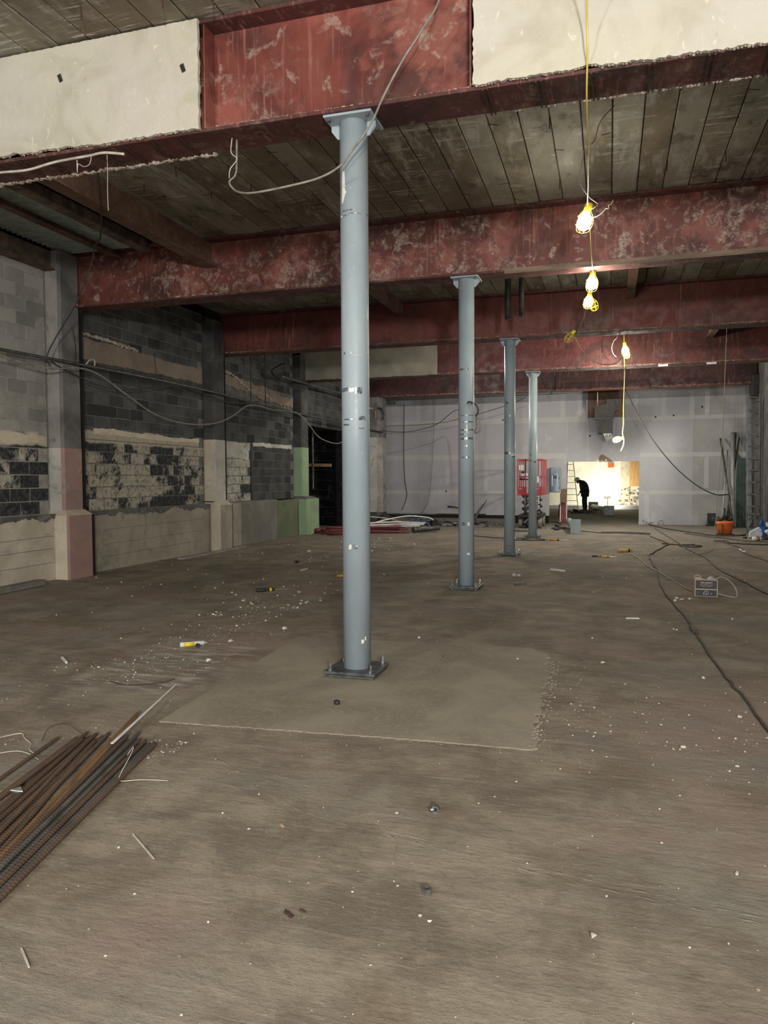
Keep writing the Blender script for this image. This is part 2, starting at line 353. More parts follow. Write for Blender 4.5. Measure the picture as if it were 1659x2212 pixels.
M['ledger'] = simple('tan_crusted_ledger_beam', (.24, .19, .15), (.10, .08, .065), 5, .85, bump=.5)
# small stuff
M['cablegrey'] = simple('weathered_grey_cable', (.33, .30, .26), (.18, .165, .15), 9, .6)
M['cablewhite'] = simple('dirty_white_cable', (.62, .57, .50), (.40, .36, .31), 7, .5)
M['cabledark'] = simple('dark_cable', (.05, .05, .048), None, 9, .6)
M['conduit'] = simple('dull_conduit', (.17, .165, .155), (.09, .088, .082), 8, .45, .6)
M['yellowcord'] = simple('yellow_cord', (.78, .62, .16), (.70, .55, .12), 9, .5)
M['yellow'] = simple('yellow_plastic', (.85, .66, .03), (.7, .5, .02), 9, .4)
M['amber'] = simple('amber_tool_handle', (.72, .46, .06), (.5, .3, .04), 20, .4)
M['tan_cord'] = simple('tan_cord', (.46, .41, .29), None, 8, .6)
M['floorcord'] = simple('dusty_black_cord', (.05, .047, .04), (.10, .09, .075), 20, .7)
M['white'] = simple('white_plastic', (.82, .82, .80), (.7, .7, .68), 10, .5)
M['red'] = simple('lift_red', (.42, .025, .03), (.33, .02, .025), 6, .4)
M['redpipe'] = simple('dull_red_pipe', (.20, .035, .045), (.14, .03, .035), 6, .5)
M['bluehose'] = simple('blue_hose', (.03, .05, .16), None, 6, .5)
M['pinkhose'] = simple('pinkish_hose', (.45, .22, .17), None, 6, .5)
M['tire'] = simple('grey_solid_tyre', (.26, .25, .22), (.18, .17, .15), 12, .9)
M['orange'] = simple('orange_bucket_plastic', (.75, .17, .03), (.62, .13, .025), 6, .45)
M['bluebag'] = simple('blue_bag_plastic', (.03, .13, .42), (.02, .08, .3), 9, .4)
M['whitebag'] = simple('white_bag_plastic', (.62, .68, .75), (.45, .5, .58), 9, .4)
M['panelmetal'] = simple('bluish_panel_steel', (.12, .15, .18), (.20, .25, .29), 3, .25, .8)
M['greensheet'] = simple('dull_green_sheet', (.045, .08, .065), (.03, .055, .045), 4, .7)
M['pvc'] = simple('grey_pipe', (.36, .36, .35), (.26, .26, .25), 5, .5)
M['alu'] = simple('ladder_aluminium', (.22, .235, .245), (.12, .13, .14), 8, .42, .7)
M['cardboard'] = simple('cardboard', (.52, .41, .33), (.44, .34, .27), 8, .85)
M['boxblack'] = simple('printed_black_card', (.012, .011, .012), (.02, .016, .018), 8, .45)
M['boxink'] = simple('pale_box_print', (.62, .50, .42), (.55, .42, .36), 8, .6)
M['cloth'] = simple('dark_work_jacket', (.035, .035, .028), (.022, .022, .018), 10, .9)
M['trousers'] = simple('dark_work_trousers', (.022, .022, .024), None, 10, .9)
M['skin'] = simple('skin', (.42, .25, .18), None, 5, .6)
M['hat'] = simple('white_helmet', (.85, .85, .82), (.8, .8, .76), 5, .4)
M['ladderorange'] = simple('orange_brown_fibreglass', (.40, .17, .10), None, 5, .5)
M['clearbag'] = simple('crumpled_clear_plastic', (.55, .56, .56), (.35, .35, .34), 22, .2)
M['bulb'] = emit('lit_bulb_glass', (1, .95, .8), 60)
M['flood'] = emit('lit_flood_lens', (1, .95, .82), 40)
def rebarmat(name, a, b):
    g = G(name, .75, .35); g.pos('object'); n = g.noise(2.0, detail=5)
    return g.out(g.mix(g.mix(b, a, g.rng(n, .4, .6)), tuple(q*.5 for q in a), g.math('MULTIPLY', g.rnd(), .6)), bump=(g.noise(90), .2, .002))
M['rebar'] = rebarmat('brown_rebar', (.165, .105, .072), (.115, .08, .062))
M['rebar_rust'] = rebarmat('orange_rusted_rebar', (.30, .165, .07), (.17, .11, .07))
M['rebar_grey'] = rebarmat('grey_rebar', (.16, .15, .135), (.095, .085, .075))

S = 4.7914; ZB = 4.308; ZC = 5.18; XL = -6.52; XP = -6.38; XR = 6.15; YF = 20.5
BY = [0, S, 2*S, 3*S, 4*S]
# ------------------------------------------------------------------ floor
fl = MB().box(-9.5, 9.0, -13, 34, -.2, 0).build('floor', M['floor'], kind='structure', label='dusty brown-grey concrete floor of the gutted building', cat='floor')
def jag(a, b, step=.03, amp=.012):
    a = Vector((*a, 0)); b = Vector((*b, 0)); n = max(2, int((b-a).length/step)); d = (b-a).normalized(); s_ = Vector((-d.y, d.x, 0))
    return [tuple((a+(b-a)*i/n+s_*R.uniform(-amp, amp))[:2]) for i in range(n)]
def patch(pts, amps, h):
    poly = []
    for i in range(len(pts)): poly += jag(pts[i], pts[(i+1) % len(pts)], .03, amps[i])
    return MB().prism(poly, -.01, h)
patch([(-.84, -1.48), (-.16, -1.43), (.83, -1.364), (1.504, -1.347), (1.48, -.63), (1.465, -.07), (1.41, 1.04), (1.25, 1.24), (-.18, 1.195), (-1.0, 1.15)],
      [.006, .008, .006, .03, .03, .03, .01, .004, .004, .004], .007).build('concrete_patch', M['patch'], fl, label='smoother paler concrete patch around the nearest column')
patch([(-.80, 3.25), (1.402, 3.314), (1.396, 5.72), (-1.5, 5.6)], [.006, .02, .01, .01], .004).build('concrete_patch', M['floor'], fl)
b = MB()
for k, dy in enumerate((0, .04)):
    pts = [(-.16, -1.95), (.486, -2.357), (.947, -2.498), (1.336, -2.581), (1.647, -2.648), (2.029, -2.713), (2.456, -2.775), (4, -3.0)]
    pts2 = [tuple(v) for v in smooth([(x, y-dy, 0) for x, y in pts], 16)]
    b.tube([(x, y+R.uniform(-.004, .004), -.0055+R.uniform(-.003, .0015)) for x, y, _ in pts2], lambda t: .008, 5, 1)
b.tube([(1.02, -2.55, -.003), (1.06, -2.62, -.003), (1.09, -2.78, -.003)], .006, 5)
b.build('floor_joint_ridge', M['floor'], fl, smooth_=True)
# scattered chips (uncountable) : stuff
b = MB(); gr = MB()
def chips(n, x0, x1, y0, y1, r0=.002, r1=.008, bb=None):
    for _ in range(n):
        x = R.uniform(x0, x1); y = R.uniform(y0, y1); r = r0+(r1-r0)*R.random()**3
        (bb or b).rock((x, y, r*.35), r, (1, .8, .6))
chips(260, -3.2, 3.4, -4.6, 0); chips(200, 1.3, 3.3, -2.4, 0.6, .0015, .008); chips(160, 1.5, 3.0, -1.6, -.2, .0015, .009)
chips(160, -2.3, -1.2, -.9, 1.4, .003, .012); chips(120, -2.6, -1.6, 1.2, 3.2, .004, .018); chips(220, -6, 5.5, .5, 12, .004, .02)
chips(120, -.75, -.45, -2.15, -1.75, .002, .008); chips(60, -4.5, -2.2, 2.5, 8, .003, .018); chips(60, 1.4, 1.75, -1.3, .8, .002, .008)
chips(90, -3.6, -1.6, -1.5, -.2, .002, .009); chips(500, -3.2, 3.6, -4.6, 3, .0015, .004); chips(60, -2.6, -1.6, 2.6, 5.2, .003, .022); chips(60, -5.5, -2, 8, 13, .01, .04)
for x, y, r in [(2.33, -1.06, .018), (2.58, -1.29, .012), (2.73, -.38, .02), (1.87, .88, .02), (.98, -2.33, .011), (2.40, -2.48, .012), (1.87, -3.05, .014), (-1.36, .05, .03),
                (-.06, -2.97, .009), (1.28, -3.1, .01), (1.32, -3.12, .009), (-1.55, .8, .03), (-1.3, 1.5, .035), (2.75, 4.6, .03), (2.8, 4.5, .035), (2.72, 4.42, .03), (2.9, 4.6, .025)]:
    b.rock((x, y, r*.3), r, (1, .75, .5))
b.build('debris_chips', M['chip'], kind='stuff', label='small white mortar chips and crumbs strewn over the floor', cat='debris')
chips(420, -3.4, 3.6, -4.8, 2, .002, .007, gr); chips(260, -6, 5.8, 2, 16, .005, .018, gr)
for _ in range(130):
    t = R.random(); gr.rock((1.50-.03*t+R.uniform(-.02, .06), -1.3+2.2*t, .004), R.uniform(.004, .012), (1, 1, .6))
for _ in range(90):
    t = R.random(); gr.rock((-.8+2.3*t, -1.475+.12*t+R.uniform(-.015, .01), .004), R.uniform(.003, .008), (1, 1, .6))
gr.build('floor_grit', M['grit'], kind='stuff', label='grey-brown grit and crumbled concrete on the floor', cat='debris')

# ------------------------------------------------------------------ ceiling planks
ce = MB().box(-9.6, 9, -10, YF+.3, ZC+.115, ZC+.35).build('ceiling', M['void'], kind='structure', label='roof underside of cement planks between red beams', cat='ceiling')
L_ = S-.012
pm = MB()
pm.add([(-.148, -L_/2, .10), (.148, -L_/2, .10), (.148, L_/2, .10), (-.148, L_/2, .10), (-.148, -L_/2, .012), (.148, -L_/2, .012), (.148, L_/2, .012), (-.148, L_/2, .012),
        (-.141, -L_/2, 0), (.141, -L_/2, 0), (.141, L_/2, 0), (-.141, L_/2, 0)],
       [(0,1,2,3),(0,4,5,1),(3,2,6,7),(0,3,7,4),(1,5,6,2),(4,8,9,5),(7,6,10,11),(4,7,11,8),(5,9,10,6),(11,10,9,8)])
pm = pm.mesh('roof_plank', M['plank'])
for bay in range(-1, 4):
    off = .088 if bay >= 0 else -1.009
    k0 = math.ceil(((-4.95 if bay == 0 else -6.35)-off)/.3048)
    k = k0
    while off+(k+1)*.3048 < 6.16:
        inst('roof_plank', pm, (off+k*.3048+.1524, (bay+.5)*S, ZC+R.uniform(-.006, .006)+.006), ce); k += 1
MB().box(-9, 9, -10, -S-.01, ZC, ZC+.1).build('roof_slab', M['plank'], ce)
MB().box(-9, 9, 4*S, YF+.2, ZC, ZC+.1).build('roof_slab', M['plank'], ce)
# rusty suspension ties poking out of the plank joints
hm = []
for v in range(4):
    q = MB()
    if v == 0: q.obox((0, 0, .02), (0, .01, -.10), .012, .003)
    elif v == 1: q.obox((0, 0, .02), (.005, 0, -.06), .012, .003); q.obox((0, 0, -.003), (-.11, -.01, -.012), .012, .003)
    elif v == 2: q.obox((0, 0, .02), (.01, 0, -.05), .010, .004)
    else: q.obox((0, 0, -.003), (.10, .03, -.010), .012, .003); q.obox((0, 0, .02), (0, 0, -.03), .012, .003)
    hm.append(q.mesh('tie_strap', M['rustwire']))
for bay in (0, 1):
    for k in range(-16, 12, 2):
        x = .088+k*.3048
        y = bay*S+.45+R.uniform(0, .3)
        while y < (bay+1)*S-.3:
            inst('tie_strap', R.choice(hm), (x, y, ZC), ce, (0, 0, R.uniform(-.3, .3))); y += R.uniform(.55, .95)
for px, py in [(-4.268, 2.21), (-4.83, 2.6), (-4.82, 3.19), (-4.62, 4.0), (-4.75, 3.7), (-3.57, 1.93), (-2.96, 1.92), (-3.59, 2.55)]: inst('tie_strap', hm[0], (px, py, ZC), ce)
for px, py in [(-1.32, -.55), (-2.0, -.6), (-.95, -.45)]: inst('tie_strap', hm[0], (px, py, ZC), ce)
# cracked line wire on ceiling bay 0
MB().tube([(1.93, 2.2, 5.165), (1.80, 2.5, 5.165), (1.74, 2.9, 5.165), (1.70, 3.0, 5.165)], .005, 4).build('loose_tie_wire', M['rustwire'], ce)

# ------------------------------------------------------------------ beams
def beam(y, x0, x1, mat, label, plaster=(), hw=.185, crust=True):
    e = empty('steel_beam', (0, y, ZB), 0, label, 'beam')
    def loc(o): o.location = (0, 0, 0); return o
    t = .03; d = ZC-ZB
    MB().box(x0, x1, -.011, .011, t, d-t).build('web', mat, e)
    MB().cbox(x0, x1, -hw, hw, 0, t, .003).build('bottom_flange', [M['flange'], mat][0], e)
    MB().cbox(x0, x1, -hw, hw, d-t, d, .003).build('top_flange', M['flange'], e)
    for (a, b_, m_) in plaster:
        out = []
        n = int((b_-a)/.022); wob = 0
        for i in range(n+1):
            x = a+(b_-a)*i/n; wob = wob*.9+R.uniform(-.006, .006)
            out.append((x, .022+wob+R.uniform(-.006, .004)))
        wob = 0
        for i in range(int((d-.06)/.03)): out.append((b_+R.uniform(-.008, .004), .05+i*.03))
        for i in range(n+1):
            x = b_-(b_-a)*i/n; out.append((x, d-.006-R.uniform(0, .006)))
        for i in range(int((d-.06)/.03)): out.append((a+R.uniform(-.004, .008), d-.03-i*.03))
        MB().prism(out, -hw-.035, -hw-.002, 'y').build('plaster_casing', m_, e)
        q = MB()
        for (px, pz) in out[:n]:
            if R.random() < .9: q.rock((px, -hw-.02, pz+R.uniform(-.008, .004)), R.uniform(.004, .014), (1, .7, .8))
        o = q.build('ragged_plaster_edge', M['crust'], e); o['kind'] = 'stuff'
    if crust:
        q = MB(); n = int((x1-x0)/.03)
        for i in range(n):
            x = x0+(x1-x0)*i/n
            if math.sin(x*2.3+y)+math.sin(x*5.1+2*y)*.7 > .2 and R.random() < .85:
                q.rock((x, -hw+.012, t+.004), R.uniform(.006, .022), (1.3, .7, .7))
        if q.v:
            o = q.build('mortar_crumbs', M['crust'], e); o['kind'] = 'stuff'
    return e
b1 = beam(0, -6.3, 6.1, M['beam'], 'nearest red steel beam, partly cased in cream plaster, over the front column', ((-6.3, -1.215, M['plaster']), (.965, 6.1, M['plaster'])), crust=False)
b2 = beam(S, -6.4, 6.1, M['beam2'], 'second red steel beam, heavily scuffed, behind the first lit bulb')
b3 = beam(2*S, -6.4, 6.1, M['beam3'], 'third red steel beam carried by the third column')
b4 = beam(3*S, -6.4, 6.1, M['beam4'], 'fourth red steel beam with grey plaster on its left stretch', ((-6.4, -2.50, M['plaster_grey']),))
M['beam5'] = beammat('shade_darkened_far_beam', (.055, .016, .016), (.028, .010, .010), .1, .6)  # beam red darkened so the dim light back there sits in the colour
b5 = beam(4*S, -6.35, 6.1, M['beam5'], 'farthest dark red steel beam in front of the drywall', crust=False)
# web stiffeners of nearest beam at plaster ends, rust smear line
for x in (-1.19, .94): MB().box(x-.006, x+.006, -.17, -.011, .03, .84).build('stiffener', M['beam'], b1)
# tie rods below nearest flange
for i in range(13):
    x = 1.03+i*.372
    MB().obox((x, -.20, -.012), (x+.01, .185, -.012), .012, .012).obox((x+.035, -.20, -.012), (x+.04, .185, -.012), .010, .010).build('tie_bar', M['rustwire'], b1)
for i in range(12):
    x = -4.3+i*.262
    MB().obox((x, -.205, -.010), (x+R.uniform(-.03, .03), .20, -.012), .010, .010).build('tie_bar', M['rustwire'], b1)
q = MB()
for i in range(190):
    x = -4.6+i*.0175
    q.rock((x, .19+R.uniform(-.02, .015), -.012), R.uniform(.008, .026), (1.2, .8, .6))
for i in range(200):
    x = 1.2+i*.0235
    if R.random() < .7: q.rock((x, .195, -.006), R.uniform(.005, .018), (1.2, .8, .6))
o = q.build('torn_lath_edge', M['crust'], b1); o['kind'] = 'stuff'
# rusty edge of nearest beam (bottom of the bare web)
q = MB()
for i in range(120):
    q.rock((-1.18+i*.0177, -.18+R.uniform(-.004, .004), .03), R.uniform(.003, .009), (1.3, .6, .6))
o = q.build('rust_scale', simple('rust_scale', (.42, .24, .12), (.6, .5, .4), 30, .9), b1); o['kind'] = 'stuff'
# small steel clips showing through plaster
for x, z in [(-2.52, .60), (-1.36, .50), (1.19, .905-.08)]:
    MB().obox((x, -.226, z+.03), (x+.02, -.222, z-.03), .035, .004, (0, 1, 0)).build('steel_clip', M['blacksteel'], b1)
# bright lumber strip under second beam, right of the column
MB().box(.55, 6.0, -.20, -.186, -.03, .035).build('edge_board', simple('weathered_board', (.26, .18, .13), (.12, .085, .065), 3, .8, st=(.4, 3, 3)), b2)
for x in (3.05, 4.15): MB().obox((x, -.20, -.01), (x+.22, -.20, -.008), .01, .05).build('white_tag', M['white'], b4)
MB().box(.1, .16, -.2, -.18, -.12, .5).build('stub_post', M['blacksteel'], b5)
# secondary beams
def joist(name, x, y0, y1, z0, d, w, mat, label, cat='beam'):
    e = empty(name, (x, y0, z0), 0, label, cat)
    MB().box(-.008, .008, 0, y1-y0, .015, d).build('web', mat, e)
    MB().box(-w/2, w/2, 0, y1-y0, 0, .015).build('bottom_flange', mat, e)
    return e
joist('steel_joist', -3.93, .19, S-.012, 4.78, .365, .20, M['rustbeam'], 'dark rusty joist running from first to second beam near left wall')
joist('steel_joist', -5.55, .19, S-.012, 5.06, .09, .14, M['rustbeam'], 'dark joist beside the corrugated deck at upper left')
joist('steel_joist', -2.20, S+.012, 2*S-.012, 4.90, .27, .16, M['rustbeam'], 'short rusty joist behind second beam, left of second column')
joist('steel_joist', 2.27, S+.012, 2*S-.012, 4.93, .245, .15, M['rustbeam'], 'dark joist behind second beam, right of the bulb string')
joist('steel_joist', 4.22, 2*S+.012, 3*S-.012, 4.93, .245, .16, M['rustbeam'], 'joist end showing under third beam at far right')
# tan plank edge between deck and planks
MB().cbox(-5.14, -4.95, .2, S-.02, 5.11, ZC+.08, .01).build('edge_beam', M['ledger'], label='tan crusted timber edge beside dark joist at upper left', cat='beam')
# corrugated deck
vs = []; fs = []; n = 150
for i in range(n+1):
    y = 1.0+(S-1.05)*i/n; z = 5.155+(.035 if (i//2) % 2 else 0)
    vs += [(-6.45, y, z), (-5.1, y, z)]
    if i: fs.append((2*i-2, 2*i-1, 2*i+1, 2*i))
MB().add(vs, fs).add([(v[0], v[1], v[2]+.006) for v in vs], [f[::-1] for f in fs]).build('corrugated_deck', M['deck'], ce)
e = empty('ledger_beam', (-6.42, 0, 4.80), 0, 'tan crusted steel ledger angle on top of the near left wall', 'beam')
MB().box(-.09, .10, 1.0, 4.22, 0, .02).build('bottom_flange', M['rustbeam'], e)
MB().cbox(-.09, .02, 1.0, 4.22, .02, .30, .01).build('face', M['ledger'], e)

# ------------------------------------------------------------------ pipe columns
def nut_mb(mb, x, y, z, r=.019, h=.02):
    mb.prism([(x+r*math.cos(a*math.pi/3), y+r*math.sin(a*math.pi/3)) for a in range(6)], z, z+h)
def column(y, label, marks):
    e = empty('pipe_column', (0, y, 0), 0, label, 'column', 'blue-grey pipe columns under the beams')
    rad = .109
    MB().lathe([(rad, .058), (rad, ZB-.02)], n=40).build('shaft', M['column'], e, smooth_=False)
    for p in e.children[-1].data.polygons: p.use_smooth = len(p.vertices) == 4
    MB().cbox(-.19, .19, -.165, .165, ZB-.02, ZB-.001, .002).build('cap_plate', M['column'], e)
    for s_ in (-1, 1):
        MB().prism([(s_*.10, ZB-.02), (s_*.18, ZB-.02), (s_*.18, ZB-.06), (s_*.13, ZB-.125), (s_*.10, ZB-.125)][::s_], -.006, .006, 'y').build('gusset', M['column'], e)
    MB().cbox(-.205, .205, -.205, .205, .036, .058, .002).build('base_plate', M['steelplate'], e)
    MB().cbox(-.195, .195, -.195, .195, .014, .030, .002).build('shim_plate', M['steelplate'], e)
    for sx in (-1, 1):
        for sy in (-1, 1):
            q = MB(); nut_mb(q, sx*.165, sy*.165, .058, .019, .02); q.lathe([(.010, .0), (.010, .115 if (sx, sy) != (1, 1) else .09), (.007, .118)], (sx*.165, sy*.165, 0), 10)
            nut_mb(q, sx*.165, sy*.165, .001, .019, .013)
            q.build('anchor_bolt', M['galv'], e)
            q = MB(); nut_mb(q, sx*.155, sy*.125, ZB-.036, .016, .016); q.build('cap_bolt', M['steelplate'], e)
    for (z, a0, a1, h, mt) in marks:       # scrapes and tape remains wrapped round the shaft, angles in degrees from -Y (towards camera +X right)
        q = MB(); n = max(2, int((a1-a0)/5)); V = []
        for i in range(n+1):
            a = math.radians(-90+16+a0+(a1-a0)*i/n); j = R.uniform(-.15, .15)*h
            for zz in (z-h/2+j, z+h/2+j): V.append(((rad+.0012)*math.cos(a), (rad+.0012)*math.sin(a), zz))
        q.add(V, [(2*i, 2*i+2, 2*i+3, 2*i+1) for i in range(n)])
        q.build('scrape_mark', mt, e)
    return e
T, Wm = M['tapemark'], M['whitemark']; Pm = simple('pale_scrape', (.45, .50, .53), None, 20, .5)
column(0, 'nearest blue-grey pipe column, tallest in view, with tape remains',
       [(3.60, -55, 5, .012, T), (3.565, -60, -20, .014, T), (3.575, -20, 30, .008, T), (3.58, 55, 75, .012, T), (2.24, -75, -30, .028, T), (2.235, -25, -2, .032, Wm), (2.23, 2, 30, .05, T),
        (2.02, 15, 45, .03, T), (2.01, -50, -10, .010, T), (1.97, -55, -25, .012, T), (1.94, 15, 40, .01, T), (1.02, -30, -18, .035, Wm), (1.02, -16, -4, .035, T), (1.02, -2, 8, .03, T),
        (2.50, -60, 50, .010, Pm), (2.52, -50, -42, .02, T), (2.52, -20, -14, .02, T), (.28, 20, 32, .03, Wm), (.30, 36, 42, .03, Wm)])
# white paint blot (arrow-like) on the first column
q = MB(); V = []; 
pl = [(-52, 3.90), (-38, 3.90), (-36, 3.79), (-8, 3.765), (-34, 3.73), (-50, 3.66), (-57, 3.66), (-54, 3.78)]
ctr = (-44, 3.78)
for a_, z_ in [ctr]+pl:
    a = math.radians(-90+16+a_); V.append((.1105*math.cos(a), .1105*math.sin(a), z_))
col1 = [o for o in bpy.data.objects if o.name == 'pipe_column'][0]
q.add(V, [(0, i, i % 8+1) for i in range(1, 9)]); q.build('paint_blot', Wm, col1)
column(S, 'second blue-grey pipe column from the front, hose loop behind it',
       [(3.05, -60, 10, .025, T), (2.42, -60, 50, .01, T), (2.33, -30, 50, .014, T), (2.22, -55, 55, .02, T), (2.16, -60, -10, .014, T), (2.10, -50, 55, .03, T), (2.24, -6, 2, .12, Wm), (2.0, -20, 5, .02, T), (1.84, -40, 20, .018, T), (.92, -40, -8, .05, T), (.92, 4, 18, .05, Wm), (.5, 0, 20, .03, Wm)])
column(2*S, 'third blue-grey pipe column from the front',
       [(3.05, -50, -20, .05, T), (2.78, -40, 0, .03, T), (2.05, -70, -5, .05, T), (2.02, 5, 60, .06, Wm), (1.98, 20, 60, .03, T), (1.2, -30, -10, .03, T), (.42, -20, 15, .02, T), (.2, -40, 10, .02, T), (.12, -40, 10, .02, T)])
column(3*S, 'farthest blue-grey pipe column, in front of the red lift', [(2.0, -60, -20, .03, T), (1.97, 0, 50, .05, T), (2.15, -50, -30, .03, T)])

# ------------------------------------------------------------------ left wall
def blocks(parent, mat, mortar, y0, y1, z0, z1, x=XL, cap=300, skip=None, alt=None):
    MB().box(x-.25, x-.005, y0, y1, z0, z1).build('mortar_bed', mortar, parent)
    mA = MB().add(*chamf(.05, .392, .192)).mesh('block', mat); mB = MB().add(*chamf(.05, .192, .192)).mesh('half_block', mat)
    if alt: mA2 = MB().add(*chamf(.05, .392, .192)).mesh('block', alt[1])
    st = MB(); n = 0; r = 0; z = z0
    while z+.1 < z1:
        y = y0+(.2 if r % 2 else 0)
        if r % 2: inst('block', mB, (x, y0+.1, z+.1), parent); n += 1
        while y+.2 <= y1-.02:
            full = y+.4 <= y1+.02; c_ = y+(.2 if full else .1)
            if not (skip and skip(c_, z+.1)):
                if n < cap: inst('block', (mA2 if alt and c_ < alt[0] and z < 2.4 else mA) if full else mB, (x+R.uniform(-.003, .003), c_, z+.1), parent)
                else: st.add(*chamf(.05, .392 if full else .192, .192, (x+R.uniform(-.003, .003), c_, z+.1)))
                n += 1
            y += .4 if full else .2
        r += 1; z += .203
    if st.v: o = st.build('far_blocks', mat, parent); o['kind'] = 'stuff'
def chamf(d, w, h, c=(0, 0, 0)):
    a, b_ = w/2, h/2; k = .006; x, y, z = c
    V = [(-d,-a,-b_),(-d,a,-b_),(-d,a,b_),(-d,-a,b_),(-k,-a,-b_),(-k,a,-b_),(-k,a,b_),(-k,-a,b_),(0,-a+k,-b_+k),(0,a-k,-b_+k),(0,a-k,b_-k),(0,-a+k,b_-k)]
    V = [(p[0]+x, p[1]+y, p[2]+z) for p in V]
    Fc = [(8, 9, 10, 11), (0, 3, 2, 1)]
    for i in range(4):
        j = (i+1) % 4; Fc += [(i, j, 4+j, 4+i), (4+i, 4+j, 8+j, 8+i)]
    return V, Fc
def sobj(name, label=None, cat='wall'):
    e = empty(name, (0, 0, 0)); tag(e, label, cat, kind='structure'); return e
wa = sobj('wall_left', 'near left wall bay of grey blocks over cream plinth, at the left frame edge')
blocks(wa, M['cmuA'], M['mortarA'], 1.2, 4.2, 1.03, 4.82)
wb = sobj('wall_left', 'sooty left wall bay of mottled blocks between the pink and cream pilasters')
blocks(wb, M['cmuB'], M['mortarB'], 4.75, 8.95, 1.03, 5.1, skip=lambda y, z: 3.5 < z < 3.9)
wc = sobj('wall_left', 'dark left wall bay of blocks between the cream and green pilasters')
blocks(wc, M['cmuC'], M['mortarC'], 9.6, 13.8, 1.03, 5.1, skip=lambda y, z: 3.55 < z < 3.8, alt=(11.2, M['cmuP']))
wd = sobj('wall_left', 'far left wall bay above the black doorway beyond the green pilaster')
blocks(wd, M['cmuC'], M['mortarC'], 14.4, 20.4, 3.14, 5.1)
# parge bands over the blocks
def band(parent, y0, y1, zt, zb, amp, mat, name='parge_band', x=XL, th=.02, step=.06):
    top = []; bot = []; w1 = w2 = 0; y = y0
    while y < y1:
        w1 = w1*.85+R.uniform(-amp, amp); w2 = w2*.85+R.uniform(-amp, amp)
        top.append((y, zt(y)+w1)); bot.append((y, zb(y)+w2)); y += step
    return MB().prism(bot+top[::-1], x-.02, x+th, 'x').build(name, mat, parent)
lin = lambda a, b_, y0, y1: (lambda y: a+(b_-a)*(y-y0)/(y1-y0))
band(wb, 4.76, 8.94, lin(3.93, 3.92, 4.8, 9), lin(3.56, 3.62, 4.8, 9), .012, M['parge'])
band(wb, 4.76, 8.94, lin(3.58, 3.62, 4.8, 9), lin(3.42, 3.40, 4.8, 9), .02, M['pargedark'], th=.012)
band(wb, 5.3, 8.8, lin(2.43, 2.42, 5, 9), lin(2.34, 2.33, 5, 9), .012, M['cream'], 'paint_edge', th=.008, step=.05)
band(wa, 1.3, 4.18, lin(2.30, 2.27, 1, 4), lin(2.06, 2.10, 1, 4), .014, M['cream'], 'paint_edge', th=.010, step=.05)
q = MB()
for i in range(150):
    t = i/150; q.rock((XL+.02, 4.85+1.75*t, 4.0-.06*t*t+R.uniform(-.02, .02)), R.uniform(.012, .035), (.8, 1.2, .7))
o = q.build('mortar_ridge', M['crust'], wb); o['kind'] = 'stuff'
band(wc, 9.62, 13.78, lin(3.98, 3.75, 9.6, 13.8), lin(3.72, 3.50, 9.6, 13.8), .03, M['parge'])
band(wc, 9.8, 11.1, lin(2.42, 2.42, 9.9, 11.2), lin(2.08, 2.02, 9.9, 11.2), .012, M['cream2'], 'paint_edge', th=.010)
MB().cbox(XL-.02, XL+.035, 11.15, 11.24, 1.05, 2.42, .01).build('dark_strip', M['pargedark'], wc)
band(wc, 11.3, 13.7, lin(2.45, 2.50, 11, 14), lin(2.36, 2.40, 11, 14), .012, M['cream2'], 'paint_edge', th=.012)
q = MB()
for i in range(120):
    t = i/120; q.rock((XL+.03, 9.7+2.6*t, 4.02-.42*t+.06*math.sin(t*9)+R.uniform(-.03, .03)), R.uniform(.012, .04), (.8, 1.2, .7))
o = q.build('mortar_ridge', M['crust'], wc); o['kind'] = 'stuff'
q = MB()
# plinths
def plinth(parent, y0, y1, mat, capmat=None, wild=.02):
    MB().cbox(XP-.35, XP, y0, y1, -.02, 1.03, .015).build('plinth', mat, parent)
    top = []; bot = []; y = y0+.01; w1 = 0
    while y < y1-.01:
        w1 = w1*.9+R.uniform(-wild, wild); top.append((y, 1.028)); bot.append((y, .955+w1)); y += .04
    if capmat: MB().prism(bot+top[::-1], XP-.02, XP+.012, 'x').build('ragged_cap', capmat, parent)
plinth(wa, 1.2, 4.2, M['plinthA'], M['mortarcap'], .03)
plinth(wb, 4.75, 8.95, M['plinthB'], M['mortarcap'], .03)
MB().cbox(XP-.35, XP, 9.6, 12.4, -.02, 1.03, .012).build('plinth', M['plinthC'], wc)
MB().cbox(XP-.35, XP+.012, 9.62, 10.35, .0, 1.0, .012).build('plinth_panel', M['plinthB'], wc)
MB().cbox(XP-.35, XP+.005, 12.4, 13.8, -.02, 1.0, .012).build('plinth', M['olive'], wc)
# form-board lines on plinths (thin grooves)
for par, y0, y1, zs in ((wa, 1.3, 4.1, (.25, .47, .66)), (wb, 5.3, 8.6, (.24, .45, .70))):
    for z in zs:
        MB().tube([(XP, y0+(y1-y0)*i/8, z+.025*i/8+R.uniform(-.004, .004)) for i in range(9)], .004, 4, 3).build('form_line', M['mortarcap'], par)
